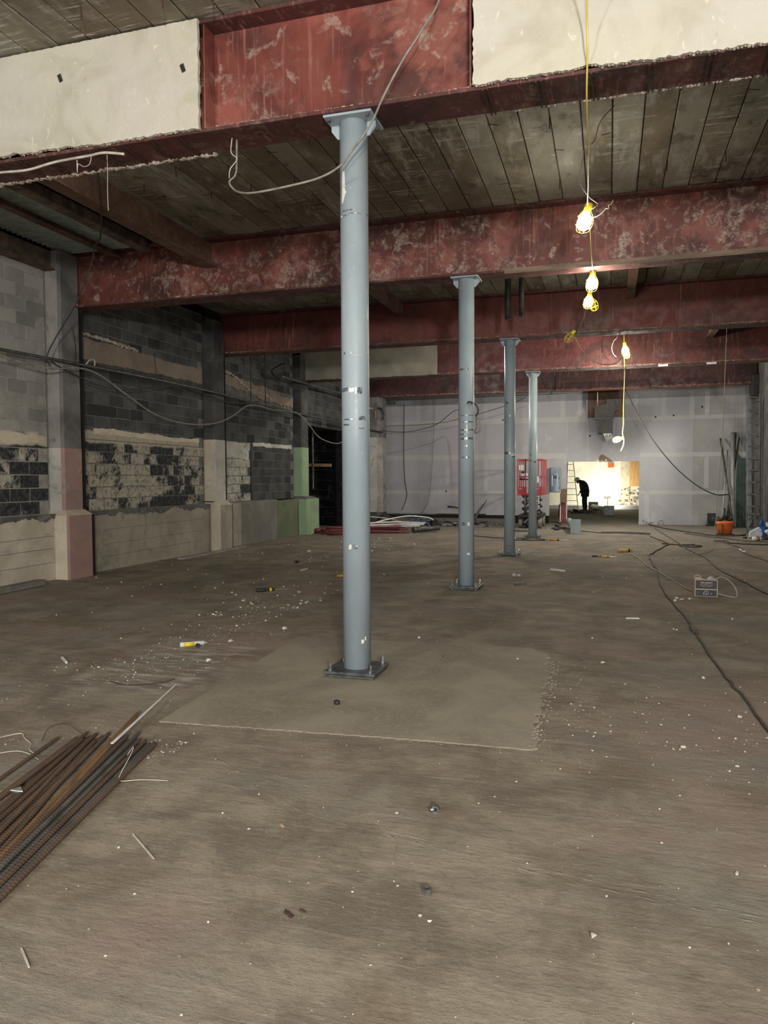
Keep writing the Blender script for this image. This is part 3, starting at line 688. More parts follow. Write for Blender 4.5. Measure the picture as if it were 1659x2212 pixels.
# pilasters
def pil(y0, y1, label, upper, lowf, lows, upf, ups, zs=2.35, xs=-6.28, xl=-6.13, lo=(0, 0), zt=5.0, green=False):
    e = sobj('trim_%d' % (len([o for o in bpy.data.objects if o.name.startswith('trim_')])+1), label, 'pilaster')
    def shaft(xf, ya, yb, z0, z1, mf, ms, ch, name):
        q = MB(); q.prism([(XL-.2, ya), (xf-ch, ya), (xf, ya+ch), (xf, yb-ch), (xf-ch, yb), (XL-.2, yb)], z0, z1)
        n = 6; q.mi = [0, 0]+[1, 0, 0, 0, 0, 0]   # sides: side(-Y), chamfer, front
        return q.build(name, [mf, ms], e)
    la, lb = lo
    shaft(xl, y0-la, y1+lb, -.01, 1.0, lowf, lows, .03, 'pilaster_base')
    # sloped shoulder
    a, c_ = y0-la, y1+lb
    MB().add([(XL-.2, a, 1.0), (xl, a, 1.0), (xl, c_, 1.0), (XL-.2, c_, 1.0), (XL-.2, y0, 1.08), (xs, y0, 1.08), (xs, y1, 1.08), (XL-.2, y1, 1.08)],
             [(0,1,5,4), (1,2,6,5), (2,3,7,6), (4,5,6,7), (0,3,2,1)]).build('pilaster_shoulder', lows if not green else M['conc_grey'], e)
    shaft(xs, y0, y1, 1.06, zs, upf, ups, .04, 'painted_shaft')
    shaft(xs-.004, y0+.004, y1-.004, zs, zt, upper, upper if upper is not M['conc_grey'] else M['conc_light'], .04, 'bare_shaft')
    return e
p1 = pil(4.25, 4.73, 'nearest left wall pilaster with faded pink front and cream side', M['conc_grey'], M['pink'], M['cream'], M['pink'], M['cream2'], zs=2.06, zt=5.12, lo=(.10, .01))
p2 = pil(9.0, 9.50, 'second left wall pilaster, pale cream paint on its lower half', M['conc_dark'], M['plinthB'], M['cream'], M['cream2'], M['cream'], zs=2.42)
p3 = pil(13.88, 14.36, 'pale green painted pilaster beside the black doorway', M['conc_dark'], M['green'], M['green2'], M['green'], M['green2'], zs=2.44, lo=(.08, .38), green=True)
p4 = empty('trim_4'); tag(p4, 'far corner pilaster with white lower half beside the drywall', 'pilaster', kind='structure')
q = MB().prism([(-6.6, 18.9), (-5.66, 18.9), (-5.50, 19.06), (-5.50, 19.5), (-6.6, 19.5)], .0, .42); q.build('pilaster_foot', M['conc_dark'], p4)
q = MB().prism([(-6.6, 18.9), (-5.66, 18.9), (-5.50, 19.06), (-5.50, 19.5), (-6.6, 19.5)], .42, 2.96); q.mi = [0, 0, 1, 0, 0, 0, 0]; q.build('painted_shaft', [M['conc_light'], M['cream2']], p4)
q = MB().prism([(-6.6, 18.9), (-5.66, 18.9), (-5.50, 19.06), (-5.50, 19.5), (-6.6, 19.5)], 2.96, 4.31); q.build('bare_shaft', M['conc_grey'], p4)
MB().obox((-5.95, 18.88, 3.95), (-5.52, 18.98, 3.92), .03, .05).build('batten', M['wood'], p4)
MB().obox((-5.70, 18.88, 3.86), (-5.70, 18.88, 3.60), .08, .02).build('batten', M['wood'], p4)
MB().obox((-6.1, 18.86, 3.25), (-5.45, 18.9, 3.12), .05, .05).build('steel_bracket', M['blacksteel'], p4)
MB().tube([(-5.60, 18.9, 3.95), (-5.48, 18.9, 3.9), (-5.42, 18.9, 3.72), (-5.43, 18.9, 3.55)], .03, 7).build('pipe_elbow', M['blacksteel'], p4, smooth_=True)
# dark expansion slots right of pilasters
for y, za, zb, x in ((4.735, 1.06, 4.30, -6.285), (4.745, 0, 1.0, -6.14), (9.505, 1.1, 4.30, -6.29), (9.505, 0, 1.0, -6.15)):
    MB().box(x-.2, x, y, y+(.045 if y < 9 else .03), za, zb).build('expansion_slot', M['void'], wb if y < 9 else wc)
# black recess past the green pilaster
rc = sobj('wall_left', 'soot-black doorway recess beyond the green pilaster')
MB().box(-9.2, -9.0, 14.2, 18.9, -.01, 3.3).build('recess_back', M['black'], rc)
MB().box(-9.0, -6.75, 18.0, 18.9, 0, 3.14).build('recess_side', M['black'], rc)
MB().box(-9.0, -6.73, 14.2, 14.45, 0, 3.14).build('recess_side', M['black'], rc)
MB().box(-9.0, XL-.01, 14.3, 18.9, 3.13, 3.3).build('recess_lintel', M['conc_dark'], rc)
MB().cbox(-8.4, -6.9, 15.3, 16.4, 0, 1.05, .02).build('recess_plinth', M['black'], rc)
MB().cbox(XL-.15, XP-.01, 17.6, 18.9, 0, 3.13, .01).build('recess_jamb', M['black'], rc)
for k in range(9):
    z = .25+k*.32; MB().tube([(-6.86+R.uniform(-.03, .03), 17.97, z+R.uniform(-.06, .06)) if i % 2 else (-7.9+R.uniform(-.3, .3), 17.97, z) for i in range(2)], .006, 4).build('mortar_streak', M['mortarC'], rc)
MB().tube([(-7.2, 16.9, 3.13), (-7.2, 16.9, 2.2), (-7.22, 16.95, 1.6), (-7.2, 16.9, 1.2)], .04, 8).build('wall_pipe', M['conduit'], rc, smooth_=True)
MB().obox((-7.6, 17.5, 2.02), (-6.8, 17.5, 2.0), .10, .10).build('timber_block', M['wood'], rc)
# hidden remainder of left wall and right wall
wl0 = MB().box(-6.9, XP, -13, 1.2, 0, ZC).build('wall_left', M['conc_grey'], kind='structure', label='plain stretch of left wall nearest the viewer, mostly out of frame', cat='wall')
MB().box(-9.6, -9.3, .9, 34, 0, 5.35).box(-9.3, -6.9, .9, 1.2, 0, 5.3).box(-6.9, XL-.2, 1.2, YF, 5.12, 5.17).build('outer_wall', M['void'], wl0)
wr = sobj('wall_right', 'dim right wall of grey blocks behind the ladders')
MB().box(XR, XR+.3, -13, YF, 0, ZC+.1).build('wall_core', M['cmuR'], wr)
MB().cbox(5.86, XR, 15.9, 16.6, 0, ZC-.05, .02).build('corner_pier', M['conc_dark'], wr)
MB().cbox(5.95, XR, 19.0, 19.5, 3.9, 4.6, .02).build('bracket_block', M['blacksteel'], wr)

# ------------------------------------------------------------------ far drywall
wf = sobj('wall_back', 'far partition of taped grey drywall with a large square opening')
D0 = (.553, 2.855, 2.09); 
def panel(x0, x1, z0, z1, mat=None):
    MB().cbox(x0+.0015, x1-.0015, YF, YF+.016, z0+.0015, z1-.0015, .0015).build('drywall_panel', mat or M['dry'], wf)
ZT = 4.62
for xa, xb in ((-6.55, -4.6), (-4.6, -2.2), (-2.2, -.03)):
    zb = .31 if xb < -1 else .27
    for z0, z1 in ((zb, 1.06), (1.06, 2.28), (2.28, 3.50), (3.50, ZT)): panel(xa, xb, z0, z1)
for z0, z1 in ((1.06, 2.09), (2.09, 3.50), (3.50, ZT)): panel(-.03, .553, z0, z1)
for xa, xb in ((.553, 1.22), (2.39, 2.855)):
    for z0, z1 in ((2.09, 3.55), (3.55, ZT)): panel(xa, xb, z0, z1)
panel(1.22, 2.39, 2.09, 3.55)
for xa, xb in ((2.855, 4.5), (4.5, XR)):
    for z0, z1 in ((0, 1.06), (1.06, 2.28), (2.28, 3.50), (3.50, ZT)): panel(xa, xb, z0, z1, M['dry'] if xb < 5 else M['dry2'])
MB().box(1.15, 2.46, YF+.03, YF+.05, 3.5, ZT).build('brown_sheathing', M['brown'], wf)
MB().box(.36, .553, YF-.004, YF+.0, .72, 1.18).build('brown_sheathing', M['brown'], wf)
def mud(x0, x1, z0, z1): MB().cbox(x0, x1, YF-.003, YF, z0, z1, .0012).build('joint_compound', M['mud'], wf)
mud(-5.9, .54, 2.20, 2.38); mud(-5.9, -.02, 1.0, 1.13); mud(-5.9, 1.2, 3.42, 3.60); mud(2.87, 6.1, 2.22, 2.36); mud(2.87, 6.1, 1.0, 1.12); mud(2.42, 6.1, 3.42, 3.55)
for x, z0, z1 in ((-4.6, 3.6, 4.4), (-2.2, 3.6, 4.4), (-.62, 3.6, 4.3), (-3.55, 1.3, 1.95), (-2.2, 1.13, 2.2), (-1.3, 2.4, 3.4), (.4, 3.6, 4.3), (3.1, .2, 1.0), (3.6, 3.55, 4.3), (4.45, 3.55, 4.3), (4.9, 3.55, 4.3), (4.9, 1.2, 2.2), (2.75, 3.6, 4.3), (.95, 3.6, 4.3)):
    mud(x-.07, x+.07, z0, z1)
# metal studs behind + top track
MB().box(-6.5, .5, YF-.02, YF-.004, 4.34, 4.37).build('ceiling_track', M['galv'], wf)
# step (curb) below drywall on the left
MB().cbox(-6.5, -1.2, YF-.9, YF+.2, 0, .16, .02).build('concrete_curb', M['plinthC'], wf)
MB().cbox(-6.5, -.05, YF+.005, YF+.1, 0, .27, .005).build('sill_plate', M['void'], wf)
MB().box(-6.55, XR, YF+.001, YF+.05, ZT+.002, ZC+.1).box(-9.35, -6.45, YF-.1, YF+.1, 0, 5.3).build('upper_sheathing', M['dry2'], wf)
# dents & boxes in drywall
for x, z in ((-3.6, 1.1), (-1.6, 3.55), (1.29, 2.95), (4.75, 3.80), (3.9, 3.55), (3.35, 3.52)): MB().lathe([(.03, 0), (.025, .004)], (x, YF-.004, z), 8, (0, -1, 0)).build('screw_hole', M['void'], wf)
for zz in (0.02,):
    q = MB()
    for i in range(60): q.rock((2.87+R.random()*.75, YF-.01-R.random()*.05, R.random()**2*.18), R.uniform(.01, .05), (1, .3, .8))
    o = q.build('torn_drywall_corner', M['mud'], wf); o['kind'] = 'stuff'
# broken brown flap & ragged white bits above the opening
MB().prism([(1.55, 2.085), (2.02, 2.085), (1.93, 2.18), (1.78, 2.28), (1.68, 2.33), (1.60, 2.27)], YF-.01, YF-.003, 'y').build('torn_hole', M['brown'], wf)
q = MB()
for i in range(26): q.rock((1.42+.5*R.random(), YF-.03, 2.09+R.uniform(-.03, .05)), R.uniform(.012, .03), (1, .3, 1))
o = q.build('torn_paper', M['white'], wf); o['kind'] = 'stuff'
# ------------------------------------------------------------------ back room
br = sobj('wall_back', 'bright cream wall of the lit room behind the opening')
MB().box(-4, 9, 33.2, 33.5, 0, 4.4).build('room_wall', M['backwall'], br)
MB().box(-4.3, -4, YF+.1, 33.5, 0, 4.4).build('room_wall', M['backwall'], br)
MB().box(8.8, 9, YF+.1, 33.5, 0, 4.4).build('room_wall', M['backwall'], br)
MB().box(-4.3, 9, YF+.05, 33.5, 4.4, 4.6).build('room_ceiling', M['backwall'], br)
MB().cbox(-4, 9, 32.4, 33.2, 0, .22, .02).build('white_ledge', M['white'], br)
MB().box(2.86, 3.6, 33.12, 33.2, 1.12, 3.6).build('plywood_sheet', M['ply'], br)
MB().box(2.45, 2.86, 33.14, 33.2, .3, 3.6).build('wall_strip', simple('pale_yellow_paint', (.75, .68, .48), None, 4, .9), br)
MB().box(1.85, 2.12, 33.1, 33.18, 2.05, 2.25).build('orange_tag', M['orange'], br)
q = MB()
for i in range(60): q.rock((2.3+1.2*R.random(), 33.0, .25+.8*R.random()**1.5), R.uniform(.03, .12), (1.4, .3, .7))
o = q.build('exposed_rubble', M['cream'], br); o['kind'] = 'stuff'

# ================================================================== THINGS
def add(name, mb, mat, label, cat, group=None, smooth_=False, kind=None):
    return tag(mb.build(name, mat, smooth_=smooth_), label, cat, group, kind)
def cable(name, pts, r, mat, label, cat='cable', sub=6, n=6, group=None):
    return add(name, MB().tube(pts, r, n, sub), M[mat], label, cat, group, True)

# ---- string of bulbs and its cord
cable('lamp_cable', [(1.75, -1.2, 5.14), (1.75, -.46, 4.63), (1.75, -.30, 4.40), (1.74, -.05, 4.20), (1.735, .58, 4.12), (1.72, 1.12, 4.20), (1.69, 2.2, 4.42), (1.66, 3.12, 4.56), (1.67, 3.5, 4.52), (1.68, 4.3, 4.30), (1.69, 4.92, 4.25)], .0065, 'yellowcord', 'yellow lamp cord hanging from the nearest beam to the first two bulbs', 'cord')
cable('lamp_cable', [(1.69, 4.92, 4.25), (1.64, 5.8, 4.40), (1.58, 7.4, 4.66), (1.55, 7.9, 4.62), (1.45, 8.6, 4.45), (1.30, 9.3, 4.27)], .0075, 'tan_cord', 'thin cord running from second bulb down to third beam', 'cord')
cable('lamp_cable', [(1.25, 9.36, 4.26), (1.38, 9.36, 4.02), (1.55, 9.4, 3.83), (1.75, 9.6, 3.74), (2.0, 10.4, 3.85), (2.14, 11.6, 4.15), (2.24, 13.6, 4.70)], .009, 'tan_cord', 'sagging cord loop under third beam leading to the fourth bulb', 'cord')
cable('lamp_cable', [(2.24, 14.19, 5.14), (2.24, 14.0, 4.9), (2.24, 13.92, 4.6), (2.25, 14.0, 4.40), (2.26, 14.1, 4.24), (2.27, 14.65, 4.19), (2.30, 17.5, 3.7), (2.31, 18.0, 3.2), (2.29, 18.0, 2.85), (2.33, 18.0, 2.7), (2.31, 18.0, 2.5), (2.24, 18.0, 2.34)], .014, 'yellowcord', 'yellow cord dropping past the duct to the lowest bulb', 'cord')
cable('hook_wire', [(2.10, 14.19, 5.14), (2.06, 14.1, 5.0), (2.0, 14.0, 4.93), (1.95, 13.95, 4.75), (1.99, 13.95, 4.60), (2.06, 13.95, 4.52)], .008, 'palewire', 'pale bent hook wire beside the fourth bulb', 'wire')
cable('hook_wire', [(1.62, 3.1, 5.15), (1.575, 3.1, 4.86), (1.60, 3.1, 4.75), (1.69, 3.1, 4.62), (1.77, 3.1, 4.55), (1.70, 3.1, 4.50)], .004, 'palewire', 'thin bent wire hooked on the first bulb holder', 'wire', sub=2)
cable('twisted_wire', [(1.71, 3.2, 4.44), (1.78, 3.2, 4.46), (1.84, 3.2, 4.51), (1.85, 3.2, 4.53), (1.88, 3.2, 4.52), (1.885, 3.2, 4.56), (1.91, 3.2, 4.57), (1.93, 3.2, 4.61)], .004, 'palewire', 'short crooked wire end sticking out right of the first bulb', 'wire', sub=3)
def bulb_cage(loc, d, lit, label, s=1.0):
    e = empty('bulb_lamp' if lit else 'caged_socket', loc, 0, label, 'lamp')
    d = Vector(d).normalized(); a = d.orthogonal().normalized(); b_ = d.cross(a)
    MB().lathe([(.022*s, -.05*s), (.026*s, -.04*s), (.026*s, 0), (.02*s, .012*s)], (0, 0, 0), 12, d).build('socket', M['yellow'], e, True)
    if lit: MB().lathe([(.014*s, .0), (.024*s, .02*s), (.040*s, .045*s), (.047*s, .075*s), (.040*s, .105*s), (.020*s, .125*s), (.002, .13*s)], (0, 0, 0), 18, d).build('bulb', M['bulb'], e, True)
    q = MB()
    for k in range(5):
        t = 2*math.pi*k/5; rr = a*math.cos(t)+b_*math.sin(t)
        q.tube([rr*.026*s, rr*.050*s+d*.04*s, rr*.055*s+d*.08*s, rr*.042*s+d*.13*s, rr*.008+d*.15*s], (.0013 if lit else .0032)*s, 5, 3)
    for z, r_ in ((.045, .051), (.10, .052)):
        q.tube([d*z*s+(a*math.cos(t*math.pi/5)+b_*math.sin(t*math.pi/5))*r_*s for t in range(11)], (.0012 if lit else .003)*s, 5, 1)
    q.build('cage', M['yellow'], e, True)
    return e
bulb_cage((1.655, 3.2, 4.52), (-.25, -.1, -1), True, 'nearest lit bulb in a yellow cage, in front of second beam', 1.7)
bulb_cage((1.68, 4.93, 4.245), (-.1, -.1, -1), True, 'lit caged bulb hanging right under second beam', 1.5)
bulb_cage((1.575, 7.5, 4.58), (-.2, 0, -1), True, 'lit bulb in front of third beam, above an unlit yellow cage', 1.5)
bulb_cage((1.60, 7.8, 4.58), (.35, .1, -1), False, 'unlit yellow cage hanging just under the third lit bulb', 1.35)
bulb_cage((1.22, 9.28, 4.30), (-.6, -.1, -.75), False, 'unlit yellow caged socket tucked under third beam', 1.35)
bulb_cage((2.25, 13.6, 4.72), (.1, 0, -1), True, 'lit bulb at the end of the sagging cord, before fourth beam', 1.7)
bulb_cage((2.29, 13.65, 4.62), (.1, 0, -1), False, 'unlit yellow cage directly under the fourth lit bulb', 1.3)
bulb_cage((2.25, 18.0, 2.72), (-1, 0, -.3), True, 'lowest lit bulb, in front of the far drywall', 1.7)

# ---- loose cables near the first beam
cable('power_cable', [(.80, -.36, 5.16), (.757, -.36, 4.875), (.624, -.36, 4.678), (.488, -.35, 4.509), (.35, -.35, 4.29), (.245, -.35, 4.094), (.103, -.35, 3.932), (.013, -.35, 3.834), (-.15, -.35, 3.767), (-.41, -.33, 3.743), (-.714, -.28, 3.747), (-.869, -.22, 3.789), (-.967, -.15, 3.859), (-1.017, -.1, 3.935), (-.985, -.05, 4.02), (-1.0, -.0, 4.30)], .0085, 'cablegrey', 'pale grey cable sagging in front of the nearest column')
cable('power_cable', [(-3.3, -.30, 4.175), (-3.08, -.30, 4.172), (-2.793, -.30, 4.16), (-2.512, -.30, 4.191), (-2.193, -.30, 4.2), (-2.038, -.30, 4.206), (-1.85, -.30, 4.172)], .011, 'cablewhite', 'cut off-white cable tied under the plaster at upper left')
add('hanger_wire', MB().tube([(-2.16, -.30, 4.20), (-2.18, -.30, 4.13), (-2.24, -.30, 4.12), (-2.29, -.30, 4.15), (-2.30, -.3, 4.08)], .003, 4, 2).tube([(-2.30, -.3, 4.18), (-2.30, -.3, 4.10)], .004, 4), M['palewire'], 'small bent wire holding the cut off-white cable', 'wire')
cable('twine', [(-2.158, -.1, 4.285), (-2.155, -.1, 4.15), (-2.16, -.1, 4.0), (-2.157, -.1, 3.823)], .003, 'palewire', 'straight pale twine hanging below the nearest beam, upper left', 'cord')
cable('loop_wire', [(-.99, -.1, 4.27), (-1.0, -.1, 4.16), (-.95, -.1, 4.10), (-1.0, -.12, 4.02), (-1.01, -.12, 3.95)], .004, 'palewire', 'kinked thin wire above the left end of the sagging cable', 'wire')
cable('drop_cable', [(-3.2, 1.0, 5.12), (-3.5, 1.55, 4.95), (-3.95, 2.2, 4.75), (-4.5, 2.9, 4.72), (-4.9, 3.3, 4.75), (-5.1, 3.5, 4.6), (-5.45, 3.6, 4.1), (-5.9, 3.694, 3.643), (-5.98, 3.6, 3.362), (-6.02, 3.7, 3.243)], .011, 'cabledark', 'dark cable looping from ceiling down to the wall conduit at left')
cable('drop_cable', [(-6.02, 3.7, 3.36), (-6.05, 3.85, 3.291), (-6.1, 4.35, 3.2), (-6.14, 4.85, 3.121), (-6.2, 5.624, 3.112), (-6.2, 6.595, 3.254), (-6.2, 7.461, 3.406), (-6.2, 8.428, 3.347), (-6.2, 9.632, 3.269), (-6.2, 11.0, 3.42)], .011, 'cabledark', 'thin dark cable wandering below the conduit on left wall')
cable('grey_hose', [(-6.0, 2.6, 3.24), (-6.0, 3.604, 3.197), (-6.0, 4.312, 3.295), (-6.0, 4.81, 3.252), (-6.0, 5.472, 3.025), (-6.0, 6.351, 2.742), (-6.0, 7.362, 2.644), (-6.0, 8.438, 2.718), (-6.0, 9.247, 2.924), (-6.0, 10.142, 3.258), (-6.0, 11.386, 3.259), (-6.0, 12.816, 3.297), (-6.0, 13.607, 3.072), (-6.0, 14.459, 2.736), (-6.0, 15.784, 2.623), (-6.0, 16.6, 2.764), (-6.1, 17.4, 3.1)], .015, 'cablegrey', 'long grey hose sagging twice along the left wall')
e = empty('conduit', (0, 0, 0), 0, 'long straight metal conduit along the whole left wall', 'pipe')
MB().tube([(-6.22, 1.3, 3.34), (-6.22, 4.2, 3.40), (-6.22, 6.75, 3.43), (-6.22, 9.2, 3.42), (-6.22, 12.5, 3.35), (-6.22, 18.8, 3.33)], .024, 8, 3).build('pipe', M['conduit'], e, True)
for y in (4.5, 6.7, 9.25, 11.6): MB().tube([(-6.22, y, 3.44), (-6.20, y, 3.60), (-6.24, y, 3.95)], .006, 4, 3).build('hanger_wire', M['rustwire'], e)
MB().tube([(-6.21, 4.75, 3.42), (-6.17, 4.8, 3.50), (-6.2, 4.95, 3.52), (-6.22, 4.98, 3.42)], .012, 6, 4).build('conduit_clamp', M['cablewhite'], e, True)
e = empty('bent_pipe', (0, 0, 0), 0, 'thick pipe with a bent flared end high on the left wall', 'pipe')
MB().tube([(-6.20, 12.3, 4.20), (-6.2, 14, 4.22), (-6.2, 17.4, 4.26), (-5.9, 19.6, 4.25), (-5.35, 20.1, 4.22)], .038, 8, 4).build('pipe', M['conduit'], e, True)
MB().tube([(-6.20, 12.3, 4.20), (-6.2, 11.95, 4.19), (-6.2, 11.85, 4.30), (-6.1, 12.3, 4.50)], .045, 8, 5).build('elbow', M['blacksteel'], e, True)
MB().obox((-5.35, 20.1, 4.22), (-5.35, 20.1, 4.62), .05, .05).build('bracket', M['galv'], e)
for i, (y, lab) in enumerate(((10.9, 'first thin vertical rod on the sooty wall beyond the cream pilaster'), (11.7, 'thin vertical rod on the sooty wall near the bent pipe'))):
    cable('hanging_rod', [(-6.36, y, 5.0), (-6.36, y+.02, 4.2), (-6.36, y+.01, 3.45)], .012, 'darkwire', lab, 'rod', sub=2)

# ---- pipe stubs through the ceiling
for (x, z, r_, lab) in ((.225, 4.275, .052, 'wider dark pipe stub hanging from the ceiling beside second column'), (.452, 4.312, .043, 'thinner dark pipe stub hanging right of the wider one')):
    e = empty('pipe_stub', (x, 7.5, z), 0, lab, 'pipe')
    MB().lathe([(r_, 0), (r_, ZC-z), (r_*.8, ZC-z)], n=16).lathe([(r_*.8, .002), (r_*.8, .10)], n=16).build('pipe', M['blacksteel'], e, True)
    MB().lathe([(r_*1.5, ZC-z-.03), (r_*1.5, ZC-z-.015)], n=16).build('collar', M['rustwire'], e)
MB().obox((-.5, 7.45, 5.13), (.75, 7.55, 5.13), .05, .03).build('ceiling_strut', M['rustbeam'], ce)

# ---- far side cables and things
cable('black_cable', [(2.36, 18.95, 4.30), (2.42, 18.5, 4.10), (3.03, 18.5, 2.896), (3.695, 18.5, 1.982), (4.347, 18.5, 1.356), (4.923, 18.6, 1.04), (5.388, 19.3, 1.02)], .017, 'cabledark', 'black cable sloping from the far beam down to the leaning pipes')
cable('black_cable', [(-5.5, 19.0, 3.19), (-4.612, 19.0, 3.126), (-3.654, 19.0, 3.335), (-2.872, 18.0, 3.66), (-1.4, 12.0, 3.2), (-.02, 4.95, 2.62), (.087, 4.95, 2.601), (.14, 4.95, 2.515), (.115, 4.93, 2.419)], .011, 'cabledark', 'black cable drooping across the drywall to the second column')
cable('thin_wire', [(-5.6, 19.8, 3.40), (-3.835, 19.8, 3.44), (-2.392, 19.8, 3.715), (-1.149, 19.8, 4.063), (-.692, 19.6, 4.25)], .009, 'darkwire', 'thin wire rising across the upper far drywall', 'wire')
cable('hose_loop', [(.10, 4.94, 2.42), (.155, 4.96, 2.38), (.165, 4.96, 2.30), (.16, 4.96, 2.22), (.09, 4.94, 2.19), (.12, 4.95, 2.28), (.11, 4.95, 2.40)], .010, 'cablegrey', 'small grey hose loop hung behind the second column', 'hose')
cable('drop_wire', [(-5.114, 20.45, 4.20), (-5.12, 20.46, 3.682), (-5.136, 20.46, 2.446), (-5.10, 20.46, 1.5), (-5.02, 20.44, .95), (-5.213, 20.44, .423)], .013, 'darkwire', 'left one of two thin cables hanging down the drywall')
cable('drop_wire', [(-3.98, 20.46, 4.33), (-4.033, 20.46, 3.083), (-4.10, 20.46, 2.0), (-4.155, 20.44, 1.285), (-4.25, 20.44, .75), (-4.461, 20.44, .345)], .012, 'cablegrey', 'right one of two thin cables hanging down the drywall')
cable('pull_string', [(4.29, 11.9, 5.0), (4.28, 12.0, 4.174), (4.25, 12.0, 2.796), (4.20, 12.0, 1.8), (4.14, 12.0, .757), (4.06, 11.9, .10), (3.96, 11.4, .02), (3.70, 10.7, .01), (3.0, 10.15, .01), (2.2, 10.2, .01)], .007, 'tan_cord', 'thin reddish tan string hanging from the ceiling to the floor', 'string')
e = empty('ventilation_duct', (1.82, 19.45, 2.96), 0, 'black duct fitting hanging in front of the brown sheathing', 'duct')
MB().prism([(-.36, .47), (-.36, .86), (.0, .93), (.0, 1.08), (.36, 1.08), (.36, .74), (.24, .70), (.21, .50)][::-1], .0, .45, 'y').build('duct_head', M['blacksteel'], e)
MB().cbox(-.265, .20, .02, .42, .0, .47, .01).build('duct_stem', M['blacksteel'], e)
MB().cbox(-.37, .23, -.01, .45, .465, .485, .004).build('duct_collar', M['steelplate'], e)
MB().cbox(-.10, .16, .05, .3, -.03, .0, .005).box(-.07, -.04, .05, .08, -.08, -.03).box(.04, .07, .05, .08, -.07, -.03).build('white_bracket', M['white'], e)
MB().prism([(-.09, -.03), (.0, -.25), (.14, -.20), (.20, -.10), (.16, -.03)], .1, .25, 'y').build('torn_flap', M['steelplate'], e)
MB().tube([(-.28, .2, .9), (-.28, .2, 1.34)], .012, 6, 1).build('hanger_rod', M['palewire'], e)
e = empty('electrical_panel', (.165, YF-.12, 1.075), 0, 'open grey steel electrical panel box mounted on the drywall', 'panel')
MB().cbox(-.175, .175, 0, .115, 0, .825, .006).build('enclosure', M['panelmetal'], e)
MB().cbox(-.105, -.07, -.012, 0, .19, .56, .003).cbox(.075, .095, -.012, 0, .19, .56, .003).build('bus_strip', M['galv'], e)
MB().cbox(-.055, -.01, -.02, 0, .45, .56, .003).cbox(.01, .055, -.02, 0, .45, .56, .003).build('breaker', M['blacksteel'], e)
MB().cbox(-.175, -.15, -.03, 0, 0, .825, .002).build('cover_lip', M['blacksteel'], e)
MB().tube([(.14, -.02, .75), (.15, -.03, .5), (.13, -.02, .42), (.16, -.02, .35), (.15, -.02, .1)], .008, 6).build('loose_wire', M['galv'], e, True)
# bright slab of steel framing in the lower opening (white edged red post)
e = empty('red_post_frame', (.42, 20.75, 0), 0, 'red steel post with bright edges standing in the lower wall opening', 'post')
MB().prism([(-.08, 0), (.10, 0), (.10, .70), (-.08, .99)], -.06, .06, 'y').build('post', M['redpipe'], e)
MB().box(-.105, -.08, -.08, .08, 0, 1.04).prism([(.10, 0), (.125, 0), (.125, .68), (.10, .72)], -.08, .08, 'y').build('white_edge', M['white'], e)
# fire-extinguisher like dark red can behind
add('gas_cylinder', MB().lathe([(.10, 0), (.13, .05), (.13, .42), (.10, .5), (.03, .55), (.03, .62)], (.10, 25.5, 0), 14), M['redpipe'], 'dark red cylinder standing beyond the lower wall opening', 'cylinder', smooth_=True)

# ---- scissor lift
LX, LY = -.42, 17.9
e = empty('scissor_lift', (LX, LY, 0), 0, 'red scissor lift parked behind the farthest column', 'lift')
W2 = .37
def rot_tire(x, y):
    return MB().lathe([(.10, -.06), (.165, -.055), (.175, -.02), (.175, .02), (.165, .055), (.10, .06)], (x, y, .175), 20, (1, 0, 0))
for x in (-.29, .29):
    for y in (.14, 1.35):
        wq = rot_tire(x, y).build('wheel', M['tire'], e, True)
        MB().lathe([(.06, -.065), (.06, .065)], (x, y, .175), 12, (1, 0, 0)).build('hub', M['blacksteel'], wq)
MB().cbox(-.22, .22, .0, 1.5, .12, .30, .01).build('chassis', M['blacksteel'], e)
MB().cbox(-.35, .35, -.06, 1.55, .33, .42, .01).build('chassis_deck', M['blacksteel'], e)
for s_ in (-1, 1): MB().obox((s_*.16, -.04, .17), (s_*.05, -.05, .30), .03, .03).build('steering_link', M['galv'], e)
for k, (z0, z1) in enumerate(((.42, .62), (.62, .82), (.82, 1.02))):
    for s_ in (-1, 1):
        MB().obox((s_*.18, .05, z0), (s_*.18, 1.45, z1), .04, .05).build('scissor_arm', M['conduit'], e)
        MB().obox((s_*.24, 1.45, z0), (s_*.24, .05, z1), .04, .05).build('scissor_arm', M['conduit'], e)
    MB().tube([(-.24, .05, z1), (.24, .05, z1)], .02, 8, 1).build('cross_pin', M['galv'], e, True)
for x in (-.15, .15): MB().tube([(x, .0, .42), (x, .0, 1.02)], .026, 8, 1).build('guide_tube', M['conduit'], e, True)
MB().box(-.3, -.08, -.01, .0, .68, .70).build('cross_bar', M['galv'], e); MB().box(.08, .28, -.01, 0, .68, .70).build('cross_bar', M['galv'], e)
